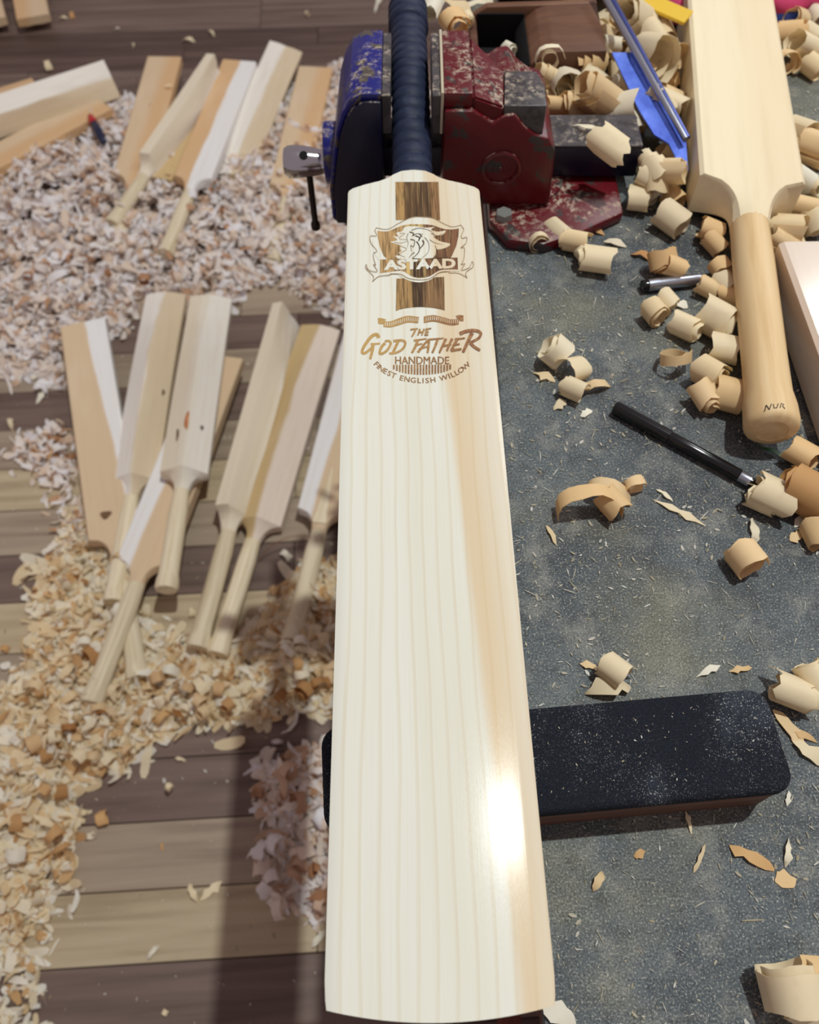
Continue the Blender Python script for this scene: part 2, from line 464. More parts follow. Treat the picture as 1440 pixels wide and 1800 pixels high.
for y in ys:
    w = halfw(y)
    thick = .040 if y > .03 else .026 + .014 * y / .03
    spine = thick + .018 * math.sin(math.pi * max(0, min(1, y / BLEN))) ** .8
    if y > BLEN - .03: spine = thick = .036
    cr = .72 * sm((.36 - y) / .22)
    row = []
    for i in range(NX):
        u = -1 + 2 * i / (NX - 1)
        x = u * w
        z = -cr * x * x - .0016 * max(0, (abs(u) - .90) / .10) ** 2
        sag = -.0058 * (1 - u * u) * max(0, 1 - y / .06)
        row.append((x, y + sag, z))
    back = []
    for i in range(NX):
        u = 1 - 2 * i / (NX - 1)
        x = u * w * .985
        back.append((x, y - .0058 * (1 - u * u) * max(0, 1 - y / .06), -thick - (spine - thick) * (1 - abs(u)) ** 1.2 + .003 * max(0, (abs(u) - .9) / .1)))
    vv += row + back
N2 = 2 * NX
for j in range(len(ys) - 1):
    for i in range(N2):
        a, b = j * N2 + i, j * N2 + (i + 1) % N2
        ff.append((a, b, b + N2, a + N2))
for j in (0, len(ys) - 1):
    for i in range(NX - 1):
        q = (j * N2 + i, j * N2 + i + 1, j * N2 + N2 - 2 - i, j * N2 + N2 - 1 - i)
        ff.append(q[::-1] if j == 0 else q)
blade = link('blade', mesh('blade', vv, ff, 45), M_FACE, bat)
blade['label'] = 'pale straight-grained willow blade'

# rubber grip with wound ribs; the handle rises a little towards the jaws
def hz(y): return -.0238 + .0205 * sm((y - BLEN) / .16)
GY0, GY1 = BLEN + .0165, BLEN + .275
ny, nt = 190, 28
gv, gf = [], []
for j in range(ny + 1):
    y = GY0 + (GY1 - GY0) * j / ny
    t = (y - GY0) / (GY1 - GY0)
    base = .0172 + .0052 * max(0, 1 - (y - GY0) / .030) ** 1.6 + (.0022 if t > .86 else 0)
    for k in range(nt):
        a = 2 * math.pi * k / nt
        ph = ((y + .0035 * math.sin(a)) / .0128) % 1.0
        r = base - .0017 * math.exp(-((ph - .5) / .09) ** 2) + .0004 * math.cos(2 * math.pi * (ph - 1))
        arch = .0070 * math.cos(a) ** 2 * max(0, 1 - (y - GY0) / .02)          # front rim follows the dome of the blade
        gv.append((r * math.cos(a), y - arch, hz(y) + r * math.sin(a) * (1.0 if y > GY0 + .01 else 1.0)))
for j in range(ny):
    for k in range(nt):
        a, b = j * nt + k, j * nt + (k + 1) % nt
        gf.append((a, b, b + nt, a + nt))
gf.append(tuple(range(nt))); gf.append(tuple(range(ny * nt, ny * nt + nt))[::-1])
grip = link('grip', mesh('grip', gv, gf, 60), M_GRIP, bat); grip['label'] = 'navy blue rubber grip with wound ribs'

# --- flat print burnt into the face: outlines measured on the photo, laid on the blade's flat upper face
def onface(px, py, lift):
    p = BINV @ at(px, py, FACE); p.z = lift; return p
class Strip(list): pass
def decal(name, polys, mat, level):
    """polys: outlines in photo pixels (list of loops, each loop one island)"""
    lift = .00012 * level + .00005
    v, f = [], []
    for ip, lp in enumerate(polys):
        pts = [onface(x, y, lift + ip * .00002) for x, y in lp]
        o = len(v); v += pts; m = len(pts)
        if isinstance(lp, Strip):
            for i in range(m // 2 - 1):
                q = (i, i + 1, m - 2 - i, m - 1 - i)
                n = (pts[q[1]] - pts[q[0]]).cross(pts[q[2]] - pts[q[0]]).z + (pts[q[2]] - pts[q[0]]).cross(pts[q[3]] - pts[q[0]]).z
                f.append(tuple(o + k for k in (q if n > 0 else q[::-1])))
            continue
        tri = tessellate_polygon([pts])
        for t in tri:
            a, b, c = pts[t[0]], pts[t[1]], pts[t[2]]
            n = (b - a).cross(c - a).z
            f.append(tuple(o + i for i in (t if n > 0 else (t[0], t[2], t[1]))))
    ob = link(name, mesh(name, v, f), mat, bat); return ob
def stroke(pts, w0, w1=None, ends=True):
    """a brush stroke as an outline loop"""
    w1 = w0 if w1 is None else w1
    P = [Vector((x, y)) for x, y in pts]; n = len(P); L, Rr = [], []
    for i in range(n):
        d = (P[min(i + 1, n - 1)] - P[max(i - 1, 0)]).normalized(); s = Vector((-d.y, d.x))
        w = (w0 + (w1 - w0) * i / (n - 1)) / 2
        L.append(P[i] + s * w); Rr.append(P[i] - s * w)
    return Strip(tuple(p) for p in L + Rr[::-1])
def smoothpts(pts, k=6):
    out = []; P = [Vector(p) for p in pts]; n = len(P)
    for i in range(n - 1):
        p0, p1, p2, p3 = P[max(i - 1, 0)], P[i], P[i + 1], P[min(i + 2, n - 1)]
        for j in range(k):
            t = j / k
            out.append(.5 * ((2 * p1) + (p2 - p0) * t + (2 * p0 - 5 * p1 + 4 * p2 - p3) * t * t + (3 * p1 - p0 - 3 * p2 + p3) * t ** 3))
    out.append(P[-1]); return [tuple(p) for p in out]
arc = lambda xs, y0, yc: [(x, y0 + yc * math.cos((x - (xs[0] + xs[-1]) / 2) / (xs[-1] - xs[0]) * math.pi)) for x in xs]
lin = lambda a, b, n: [a + (b - a) * i / (n - 1) for i in range(n)]

decal('engraved_stripe', [[(695, 320), (771, 320), (774, 387), (696, 387)],
                          ], M_STRIPE, 1)
low = [(697, 490), (781, 487), (782, 546)] + [(x, 540 - 0 + 6 * ((x - 739) / 43) ** 2) for x in lin(775, 703, 9)] + [(696, 547)]
decal('engraved_stripe', [low], M_STRIPE2, 1)
# emblem: pale plate, brown shield, name bar, lion head
e = lambda pts: type(pts)((640 + x / 7.2, 370 + y / 7.2) for x, y in pts)       # from the 7.2x enlargement
top = smoothpts([(150, 225), (300, 245), (430, 175), (600, 95), (740, 88), (880, 105), (1000, 170), (1120, 215), (1225, 190)], 4)
plate = top + [(1262, 260), (1250, 420), (1210, 560), (1190, 640), (1215, 770)] + smoothpts([(1215, 770), (1060, 775), (950, 800), (840, 880), (720, 912), (600, 900), (480, 850), (400, 810), (190, 830)], 4)[1:] + [(190, 640), (120, 520), (110, 380)]
decal('emblem_plate', [e(plate)], M_FACE, 2)
shield_top = smoothpts([(168, 262), (300, 268), (430, 215), (560, 182), (720, 180), (860, 190), (1000, 235), (1100, 245), (1200, 232)], 4)
shield = shield_top + [(1195, 330), (1170, 450), (1110, 585), (1090, 610), (300, 625), (250, 580), (200, 460), (175, 350)]
bar_bot = smoothpts([(1190, 752), (1040, 752), (940, 770), (830, 838), (700, 860), (600, 835), (500, 775), (420, 770), (205, 800)], 4)
decal('emblem_shield', [e(shield)], M_SHIELD, 3)
decal('name_bar', [e([(205, 625), (1185, 600)] + bar_bot)], M_SHIELD, 3)
decal('name_bar', [e([(612, 640), (755, 640), (755, 846), (700, 858), (625, 842)])], M_STRIPE2, 4)
mane = smoothpts([(330, 405), (420, 380), (370, 330), (440, 340), (410, 290), (480, 270), (520, 215), (640, 205), (780, 225), (890, 215), (850, 250), (930, 275), (1035, 262), (985, 320), (880, 335), (960, 395), (1092, 430), (1030, 480), (930, 500), (915, 480), (910, 560), (870, 608)], 4)
lion = mane + [(600, 628), (440, 620), (390, 580), (460, 575), (440, 540), (480, 520), (455, 490), (470, 455), (440, 440)]
decal('lion_head', [e(lion)], M_FACE, 4)
ll = []
for pts, w in (([(575, 280), (630, 300), (615, 330), (680, 300), (740, 345)], 16), ([(585, 375), (640, 390), (625, 470), (590, 450), (605, 530)], 14),
               ([(650, 330), (700, 350), (690, 395), (740, 300)], 18), ([(665, 400), (700, 460), (690, 540), (610, 615)], 18), ([(740, 385), (755, 430), (700, 500)], 22),
               ([(770, 350), (820, 430), (810, 540), (730, 612)], 8), ([(600, 262), (700, 232), (830, 262), (890, 310)], 8), ([(610, 618), (720, 622)], 12), ([(900, 450), (915, 520), (880, 600)], 6), ([(560, 300), (540, 360), (560, 420), (545, 480)], 8), ([(850, 300), (930, 330), (1000, 300)], 6), ([(830, 380), (900, 420), (1000, 440)], 6), ([(640, 540), (600, 570), (570, 610)], 10), ([(705, 300), (720, 330), (700, 360)], 12)):
    ll.append(e(stroke(smoothpts(pts, 4), w, w * .4)))
decal('lion_lines', ll, M_LINE, 5)
lp = [e(stroke(smoothpts(p, 4), 7, 5)) for p in (
    [(450, 300), (520, 300), (440, 360), (540, 380)], [(380, 410), (470, 420), (540, 400)], [(470, 460), (540, 500), (450, 560), (520, 600)])]
decal('lion_lines', lp, M_FINE, 5)
fl = [top, smoothpts([(110, 905), (190, 840), (330, 825), (330, 810), (460, 812), (560, 865), (700, 885), (830, 870), (960, 790), (1080, 780), (1080, 795), (1200, 800), (1310, 860)], 3)]
flames_r = smoothpts([(1225, 190), (1262, 250), (1230, 330), (1250, 360), (1300, 345), (1290, 420), (1225, 480), (1270, 480), (1265, 620), (1230, 690), (1280, 680), (1230, 760), (1330, 730), (1370, 650), (1380, 720), (1290, 790), (1305, 860)], 4)
flames_l = smoothpts([(155, 235), (140, 260), (160, 330), (80, 330), (90, 420), (165, 520), (120, 550), (130, 640), (150, 700), (120, 690), (170, 780), (60, 760), (30, 690), (25, 740), (120, 840), (110, 905)], 4)
decal('flame_outline', [e(stroke(p, 7)) for p in fl + [flames_r, flames_l]], M_FINE, 5)
def text_polys(txt, bold=0.0, shear=0.0):
    cu = bpy.data.curves.new('t', 'FONT'); cu.body = txt; cu.size = 1.0; cu.offset = bold; cu.shear = shear; cu.resolution_u = 3
    cu.align_x = 'CENTER'; cu.fill_mode = 'FRONT'
    ob = bpy.data.objects.new('t', cu); COL.objects.link(ob)
    dg = bpy.context.evaluated_depsgraph_get(); me = bpy.data.meshes.new_from_object(ob.evaluated_get(dg))
    v = [tuple(p.co) for p in me.vertices]; f = [tuple(p.vertices) for p in me.polygons]
    bpy.data.objects.remove(ob); bpy.data.curves.remove(cu); bpy.data.meshes.remove(me)
    return v, f
def text_decal(name, chunks, mat, level):
    """chunks: (text, bold, function local (x, y) -> photo pixel)"""
    V, Fc = [], []; lift = .00012 * level + .00005
    for txt, bold, shear, fn in chunks:
        v, f = text_polys(txt, bold, shear); o = len(V)
        P = [onface(*fn(x, y), lift) for x, y, z in v]; V += P
        for q in f:
            a, b, c = P[q[0]], P[q[1]], P[q[2]]
            Fc.append(tuple(o + i for i in (q if (b - a).cross(c - a).z > 0 else q[::-1])))
    return link(name, mesh(name, V, Fc), mat, bat)
def fit(txt, x0, x1, ybase, ytop, bold=0., shear=0., slope=0.):
    v, f = text_polys(txt, bold, shear); xs = [p[0] for p in v]; yy = [p[1] for p in v]
    a, b, c, d = min(xs), max(xs), min(yy), max(yy)
    return (txt, bold, shear, lambda x, y: (x0 + (x - a) / (b - a) * (x1 - x0), ybase + (y - c) / (d - c) * (ytop - ybase) + slope * ((x - a) / (b - a) - .5)))
text_decal('name_letters', [fit('ASTAAD', 675, 801, 474.5, 456.5, .05, 0, -3)], M_FACE, 5)
text_decal('small_lettering', [fit('HANDMADE', 694.5, 789, 640, 627)], M_LETTER2, 1)
text_decal('small_lettering', [fit('HANDMADE', 695.5, 790, 640.4, 627.4)], M_LETTER2, 2)
decal('hatched_bars', [[(x, 641.5), (x + 3.1, 641.5), (x + 3.1, 641.5 + max(2.5, 17.5 * math.sqrt(max(.02, 1 - ((x + 1.5 - 742) / 56) ** 2)))), (x, 641.5 + max(2.5, 17.5 * math.sqrt(max(.02, 1 - ((x + 1.5 - 742) / 56) ** 2))))] for x in lin(691, 790, 20)], M_LETTER2, 1)
chs = []; S = 'FINEST ENGLISH WILLOW'
wd = {'I': .45, ' ': .55, 'W': 1.5, 'N': 1.0, 'L': .8, 'G': 1.05, 'O': 1.1, 'H': 1.0}
tot = sum(wd.get(c, .85) for c in S); acc = 0
for ch in S:
    w = wd.get(ch, .85); t = (acc + w / 2) / tot; acc += w
    if ch == ' ': continue
    th = R(-62 + 122 * t)                                   # along the lower arc
    cx, cy = 742 + 94 * math.sin(th), 608 + 60 * math.cos(th) + 1
    tx, ty = 94 * math.cos(th), -60 * math.sin(th); l = math.hypot(tx, ty); tx, ty = tx / l, ty / l
    sz = 11.5
    chs.append((ch, .0, 0, (lambda cx, cy, tx, ty, sz: (lambda x, y: (cx + tx * x * sz * 1.25 + ty * (y - .35) * sz * 1.12, cy + ty * x * sz * 1.25 - tx * (y - .35) * sz * 1.12)))(cx, cy, tx, ty, sz)))
text_decal('arched_lettering', chs, M_LETTER2, 1)
text_decal('arched_lettering', [(c_, b_, s_, (lambda fn: (lambda x, y: (fn(x, y)[0] + .7, fn(x, y)[1] + .3)))(fn_)) for c_, b_, s_, fn_ in chs], M_LETTER2, 2)
# hand-brushed words, strokes from the 6x enlargement
g = lambda pts: type(pts)((620 + x / 6, 540 + y / 6) for x, y in pts)
br = []
def B(pts, w0, w1=None): br.append(g(stroke(smoothpts(pts, 5), w0 * 1.25, (w0 if w1 is None else w1) * 1.2)))
B([(275, 325), (255, 290), (200, 310), (130, 400), (100, 470), (125, 488), (190, 440), (225, 395)], 32, 20); B([(190, 392), (290, 385)], 20, 14); B([(215, 400), (205, 470), (185, 550)], 32, 22)   # G
B([(345, 380), (310, 415), (285, 480), (310, 492), (365, 455), (400, 390), (385, 358), (340, 362)], 24, 20)                                 # O
B([(480, 365), (450, 430), (425, 485)], 24); B([(430, 360), (520, 352), (556, 380), (530, 440), (460, 482), (385, 490)], 22, 18)            # D
B([(690, 350), (660, 420), (625, 485)], 24, 20); B([(645, 355), (780, 335)], 18, 12); B([(655, 410), (735, 385)], 18, 12)                   # F
B([(690, 480), (750, 400), (800, 345)], 22, 18); B([(805, 345), (800, 420), (790, 485)], 24, 18); B([(700, 445), (800, 415)], 14)            # A
B([(800, 345), (960, 330)], 16, 12); B([(895, 345), (870, 420), (840, 485)], 24, 18)                                                        # T
B([(985, 335), (950, 410), (915, 485)], 24, 18); B([(1050, 335), (1020, 400), (995, 465)], 24, 18); B([(950, 415), (1040, 395)], 16)          # H
B([(1105, 340), (1065, 410), (1040, 465)], 26, 22); B([(1080, 342), (1185, 330)], 18, 12); B([(1065, 405), (1130, 392)], 16, 12); B([(1040, 462), (1150, 445)], 24, 16)   # E
B([(1260, 275), (1210, 380), (1165, 480)], 34, 24); B([(1130, 285), (1200, 258), (1290, 250), (1350, 275), (1330, 330), (1240, 378)], 30, 20); B([(1240, 378), (1280, 420), (1345, 460)], 26, 22)      # R
B([(665, 235), (650, 270), (625, 315)], 18, 12); B([(610, 240), (690, 230)], 12, 9)                                                         # THE
B([(710, 235), (690, 300)], 18, 12); B([(755, 235), (730, 300)], 18, 12); B([(700, 270), (745, 265)], 12)
B([(785, 235), (765, 300)], 18, 14); B([(770, 238), (832, 228)], 12, 8); B([(770, 268), (805, 264)], 10); B([(760, 298), (800, 294)], 12)
decal('brushed_lettering', br, M_LETTER, 1)
rib = []
mid = lambda a: smoothpts(a, 5)
def ribbon(up, dn): rib.append(g(mid(up) + mid(dn)[::-1]))
ribbon([(325, 150), (400, 150), (480, 120), (580, 92), (700, 105)], [(325, 210), (400, 215), (480, 195), (580, 165), (690, 172)])
ribbon([(750, 100), (850, 85), (950, 105), (1040, 130), (1120, 122)], [(750, 170), (850, 155), (950, 175), (1040, 195), (1120, 185)])
ribbon([(265, 115), (310, 118), (355, 130)], [(270, 175), (300, 180), (325, 180)])
ribbon([(1085, 95), (1120, 85), (1170, 88)], [(1120, 140), (1140, 150), (1170, 150)])
decal('ribbon_banner', rib, M_LETTER, 1)
hat = []
for x in lin(345, 680, 16):
    yc = np.interp(x, [325, 400, 480, 580, 700], [180, 183, 158, 128, 138]); hat.append(g([(x, yc - 18), (x + 6, yc - 18), (x + 2, yc + 20), (x - 4, yc + 20)]))
for x in lin(775, 1105, 16):
    yc = np.interp(x, [750, 850, 950, 1040, 1120], [135, 120, 140, 162, 154]); hat.append(g([(x, yc - 18), (x + 6, yc - 18), (x + 2, yc + 20), (x - 4, yc + 20)]))
decal('ribbon_lettering', hat, M_FACE, 2)

# ---------------------------------------------------------------- padded block under the blade
zt = BENCH + .048
c1, c2, c3, c4 = at(1396, 1362, zt), at(1345, 1207, zt), at(562, 1276, zt), at(572, 1496, zt)
ax = (c2 - c3).normalized(); ang = math.atan2(ax.y, ax.x)
ctr = (c1 + c2 + c3 + c4) / 4
blk = empty('support_block', (ctr.x, ctr.y, BENCH), (0, 0, ang))
tag(blk, 'black felt topped brown wooden block lying across the bench under the blade', 'support block')
hl = ((c1 + c2) / 2 - (c3 + c4) / 2).length / 2; hw = ((c1 - c2).length + (c3 - c4).length) / 4
print('BLOCK', hl * 2, hw * 2, ang, ctr)
def rrect(hx, hy, r, n=5):
    out = []
    for cx, cy, a0 in ((hx - r, hy - r, 0), (-hx + r, hy - r, 90), (-hx + r, -hy + r, 180), (hx - r, -hy + r, 270)):
        for i in range(n + 1):
            a = R(a0 + 90 * i / n); out.append((cx + r * math.cos(a), cy + r * math.sin(a)))
    return out
link('wood_core', from_bm('wood_core', prism_bm(rrect(hl - .002, hw - .002, .006), 0, .040, 'z', .001, 1), 40), M_BLOCKWOOD, blk)
pb = prism_bm(rrect(hl, hw, .012, 6), .0402, .048, 'z')
bmesh.ops.bevel(pb, geom=[ed for ed in pb.edges if all(abs(v.co.z - .048) < 1e-5 for v in ed.verts)], offset=.004, segments=3, profile=.5, affect='EDGES')
f_ = link('felt_pad', from_bm('felt_pad', pb, 50), M_FELT, blk); f_['label'] = 'black felt pad speckled with dust'

# ---------------------------------------------------------------- bench vise
vise = empty('bench_vise', (0.06, .72, BENCH))
tag(vise, 'worn red and blue bench vise holding the navy bat handle', 'vise')
VB = .875
VI = Vector((0.06, .72, VB))
def vpart(name, bm, m, smooth=35, label=None, par=None):
    bmesh.ops.translate(bm, verts=bm.verts, vec=-VI)
    o = link(name, from_bm(name, bm, smooth), m, par or vise)
    if label: o['label'] = label
    return o
JT = 1.000
# red fixed jaw: body, jaw cap, tapering web, anvil
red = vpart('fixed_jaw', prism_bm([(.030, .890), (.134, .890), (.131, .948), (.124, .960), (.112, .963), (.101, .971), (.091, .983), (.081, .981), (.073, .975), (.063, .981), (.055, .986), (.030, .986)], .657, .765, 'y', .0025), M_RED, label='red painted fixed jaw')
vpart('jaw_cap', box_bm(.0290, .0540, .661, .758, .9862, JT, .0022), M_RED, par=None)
vpart('bare_edge', box_bm(.0268, .0292, .6605, .758, .962, JT + .0006, .0006, 1), M_CHIPEDGE)
web = bmesh.new()
lo = [(.0542, .662), (.0815, .6605), (.0850, .713), (.0542, .755)]
vs0 = [web.verts.new((x, y, .968)) for x, y in lo]; vs1 = [web.verts.new((x, y, z)) for (x, y), z in zip(lo, (.996, .987, .987, .997))]
web.faces.new(vs0[::-1]); web.faces.new(vs1)
for i in range(4): web.faces.new((vs0[i], vs0[(i + 1) % 4], vs1[(i + 1) % 4], vs1[i]))
bmesh.ops.recalc_face_normals(web, faces=web.faces)
bmesh.ops.bevel(web, geom=web.edges[:], offset=.0018, segments=2, affect='EDGES')
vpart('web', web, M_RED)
vpart('anvil', prism_bm([(.081, .6605), (.1180, .6605), (.1185, .692), (.113, .713), (.0845, .713)], .955, .989, 'z', .0022), M_STEEL, label='dull steel anvil dusted with sawdust')
ring = bmesh.new()
cx, cz, rw, rt = .084, .930, .0165, .0022
nseg, nr = 30, 8
rv = [[ring.verts.new((cx + (rw + rt * math.cos(2 * math.pi * j / nr)) * math.cos(2 * math.pi * i / nseg), .6565 + rt * math.sin(2 * math.pi * j / nr), cz + (rw + rt * math.cos(2 * math.pi * j / nr)) * math.sin(2 * math.pi * i / nseg))) for j in range(nr)] for i in range(nseg)]
for i in range(nseg):
    for j in range(nr): ring.faces.new((rv[i][j], rv[(i + 1) % nseg][j], rv[(i + 1) % nseg][(j + 1) % nr], rv[i][(j + 1) % nr]))
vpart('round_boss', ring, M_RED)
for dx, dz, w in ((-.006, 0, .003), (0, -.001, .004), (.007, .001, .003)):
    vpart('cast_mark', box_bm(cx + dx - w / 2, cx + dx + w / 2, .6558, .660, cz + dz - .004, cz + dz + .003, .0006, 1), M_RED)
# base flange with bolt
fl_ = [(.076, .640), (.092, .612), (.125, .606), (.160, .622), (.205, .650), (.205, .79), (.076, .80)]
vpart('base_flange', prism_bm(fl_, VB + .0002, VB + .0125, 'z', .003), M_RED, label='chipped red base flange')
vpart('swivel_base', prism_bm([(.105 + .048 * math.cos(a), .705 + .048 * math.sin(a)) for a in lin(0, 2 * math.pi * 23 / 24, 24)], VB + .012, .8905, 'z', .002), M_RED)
bh = bmesh.new(); bmesh.ops.create_cone(bh, cap_ends=True, segments=6, radius1=.0085, radius2=.0078, depth=.007)
p_ = at(886, 378, BENCH + .016); bmesh.ops.translate(bh, verts=bh.verts, vec=(p_.x, p_.y, VB + .0160))
vpart('bolt', bh, M_BOLT)
# jaw plates gripping the handle
vpart('jaw_plate', box_bm(.0195, .0268, .661, .757, .962, JT - .002, .0008, 1), M_STEEL)
vpart('jaw_plate', box_bm(-.0240, -.0165, .661, .757, .962, JT - .002, .0008, 1), M_STEEL)
# blue sliding jaw with rounded outer shoulder
inner = [(-.024, .994), (-.040, .994), (-.049, .988), (-.056, .977), (-.0615, .962), (-.0665, .935), (-.0715, .905), (-.0715, .868)]
outer = [(-.024, JT), (-.0405, JT), (-.0515, .9945), (-.0590, .981), (-.0648, .964), (-.0700, .936), (-.0752, .905), (-.0752, .872)]
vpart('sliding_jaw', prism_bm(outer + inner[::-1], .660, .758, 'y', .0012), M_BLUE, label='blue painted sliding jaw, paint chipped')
vpart('sliding_jaw_body', prism_bm([(-.024, .868)] + inner, .657, .765, 'y', .002), M_BLUE_SHADE)  # unlit front of the blue jaw, its shade painted as a darker blue
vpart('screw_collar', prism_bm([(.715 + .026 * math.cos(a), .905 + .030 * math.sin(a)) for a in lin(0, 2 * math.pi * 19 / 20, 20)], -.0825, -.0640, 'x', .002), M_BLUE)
vpart('slide_bar', box_bm(-.05, .221, .697, .745, .8915, .9235, .0015), M_BLUE_SHADE, label='dark blue slide bar with dusty grey top')
vpart('slide_plate', box_bm(.125, .2212, .6968, .7452, .9236, .9256, .0006, 1), M_STEEL)
# screw head and tommy bar
o = link('screw_head', lathe('screw_head', [(.010, -.078), (.0115, -.080), (.0108, -.083), (.0118, -.088), (.0138, -.097), (.0152, -.107), (.0156, -.114), (.0150, -.120), (.0125, -.1235), (.006, -.1248)], 32, 'x'), M_CHROME, vise)
o.location = Vector((0, .715, .895)) - VI
hh_ = link('cross_hole', lathe('cross_hole', [(.0042, .0), (.0042, .0006)], 20, 'z'), M_HOLE, o)
hh_.location = (-.103, -.0078, .01275); hh_.rotation_euler = (R(34), R(-6), 0)
o = link('tommy_bar', lathe('tommy_bar', [(.0020, .8135), (.0048, .8145), (.0052, .8185), (.0046, .822), (.0033, .824), (.0033, .893)], 14, 'z'), M_DARKSTEEL, vise)
o.location = Vector((-.1005, .715, 0)) - VI

# ---------------------------------------------------------------- rough bats
def bat_sections(Lb, W, sp, eg, hr, scoop, toe_t=.45, n=11):
    """closed cross-sections of a blade lying face up, mid height z = 0; ends in the round of the handle"""
    secs = []
    ysn = [0, .03 * Lb, .12 * Lb, .25 * Lb, .4 * Lb, .55 * Lb, .7 * Lb, .85 * Lb, Lb - .002]
    for y in ysn:
        t = y / Lb
        k = toe_t + (1 - toe_t) * sm(t / .42) - .22 * sm((t - .6) / .4)
        s, e_ = sp * k, eg * (.6 + .4 * k)
        secs.append((y, W, e_, s, 0.0))
    m = 7
    for i in range(m + 1):
        t = i / m
        w = hr + (W - hr) * (1 - math.sqrt(max(0, 1 - (1 - t) ** 2)))
        k = toe_t + (1 - toe_t) - .22
        secs.append((Lb + scoop * t, w, eg * (.6 + .4 * k) * (1 - t) + hr * t, sp * k * (1 - t) + 2 * hr * t, t))
    return secs
def blade_mesh(name, Lb=.56, W=.054, sp=.058, eg=.032, hr=.017, scoop=.045, toe_t=.45, handle=True):
    v, f = [], []; secs = bat_sections(Lb, W, sp, eg, hr, scoop, toe_t)
    if not handle: secs = [s for s in secs if s[4] == 0]
    zf = .024
    for y, w, e_, s, t in secs:
        flat = [(-w, zf - .003), (-w * .93, zf), (-w * .4, zf), (w * .4, zf), (w * .93, zf), (w, zf - .003), (w, zf - e_), (w * .45, zf - (e_ + s) / 2 - .002), (.0, zf - s), (-w * .45, zf - (e_ + s) / 2 - .002), (-w, zf - e_)]
        angs = [165, 135, 105, 75, 45, 15, -30, -60, -90, -120, -150]
        for (x, z), a in zip(flat, angs):
            cx_, cz_ = hr * math.cos(R(a)), hr * math.sin(R(a)) + (zf - .020)
            tt = t ** 1.5
            v.append((x * (1 - tt) + cx_ * tt, y, z * (1 - tt) + cz_ * tt))
    n = 11
    for j in range(len(secs) - 1):
        for i in range(n):
            a, b = j * n + i, j * n + (i + 1) % n
            f.append((a, b, b + n, a + n))
    f.append(tuple(range(n))); m = (len(secs) - 1) * n; f.append(tuple(range(m, m + n))[::-1])
    return mesh(name, v, f, 28)
def rough_bat(label, T, E, roll, mat, group=None, Lfix=None, handle=True, W=.054, sp=.058, eg=.032, name='unfinished_bat', splice=False, cat='cricket bat', hmat=None, toe_t=.45, bl_frac=.655, hk=1.12):
    d = (E - T); L = Lfix or d.length; d = d.normalized()
    x = d.cross(Vector((0, 0, 1))).normalized(); z = x.cross(d)
    rot = Matrix((x, d, z)).transposed() @ Matrix.Rotation(roll, 3, 'Y')
    o = empty(name, T, rot.to_euler()); tag(o, label, cat, group)
    Lb = L * bl_frac if handle else L
    link('blade', blade_mesh('blade', Lb, W, sp, eg, handle=handle, toe_t=toe_t), mat, o)
    if handle:
        y0 = Lb + .043
        k_ = hk
        prof = [(.0168, y0), (.0176 * k_, y0 + .05), (.0176 * k_, L - .07), (.0180 * k_, L - .035), (.0202 * k_, L - .02), (.0208 * k_, L - .006), (.0190 * k_, L)]
        if hk == 1.0: prof = prof[:-1] + [(.0200, L - .002), (.0175, L), (.0120, L + .0012), (.0115, L + .0006)]
        h = link('handle', lathe('handle', prof, 18, 'y'), hmat or M_CANE, o); h.location = (0, 0, .004)
        if splice:
            sv = [(-.014, Lb + .03, .0243), (.014, Lb + .03, .0243), (.001, Lb - .11, .0246), (-.001, Lb - .11, .0246)]
            link('handle_splice', mesh('handle_splice', sv, [(0, 1, 2, 3)]), M_CANE, o)
    print('  bat %.3f  %s' % (L, label))
    return o
def ext(px0, py0, px1, py1, z0, z1, L):
    a, b = at(px0, py0, z0), at(px1, py1, z1); return a, a + (b - a).normalized() * L
GB = 'unfinished bats on the floor beside the bench'
rough_bat('tan and white half blade lying face up, leftmost of the near row of unfinished bats', at(150, 578, .055), at(243, 1195, .022), 0, RAW['tanwhite'], GB)
rough_bat('ridged unfinished bat with white back, second from the left in the near row', at(291, 516, .075), at(199, 1058, .045), math.pi, RAW['pale'], GB, sp=.070, eg=.026, W=.050)
rough_bat('unfinished bat with a knot on its back, lying on top of the near row', at(371, 522, .105), at(292, 1036, .100), math.pi - .10, RAW['cream'], GB, sp=.072, eg=.028, W=.050)
rough_bat('flat white-faced unfinished bat whose handle reaches nearest the shavings at lower left', at(392, 637, .045), at(162, 1238, .045), 0, RAW['whitetan'], GB)
rough_bat('slim unfinished bat turned on its edge in the middle of the near row', at(508, 553, .06), at(350, 1140, .035), math.pi - 1.2, RAW['cream'], GB, sp=.062, eg=.038, W=.046)
rough_bat('ridge-backed unfinished bat right of the edge-turned one, with scooped shoulder', at(563, 574, .045), at(381, 1150, .030), math.pi, RAW['peach'], GB, sp=.070, eg=.026, W=.050)
rough_bat('unfinished bat half hidden behind the finished blade, spliced handle in shadow', at(650, 572, .040), at(514, 1130, .026), 0, RAW['whitetan'], GB, splice=True)
GU = 'unfinished bats in the far heap of shavings'
rough_bat('flat tan blank standing out of the far shavings, leftmost of the far row', *ext(292, 112, 240, 305, .055, .035, .84), 0, RAW['tan'], GU)
rough_bat('narrow unfinished bat on edge crossing the far row, handle to the left', at(383, 120, .11), at(200, 396, .045), math.pi * .54, RAW['cream'], GU, sp=.052, eg=.040, W=.046)
rough_bat('peach blade lying under the narrow bat in the far row', *ext(382, 150, 285, 305, .045, .035, .48), 0, RAW['peach'], GU, handle=False)
rough_bat('orange and lilac-white unfinished bat in the middle of the far row', at(423, 119, .075), at(291, 450, .045), 0, RAW['orangewhite'], GU)
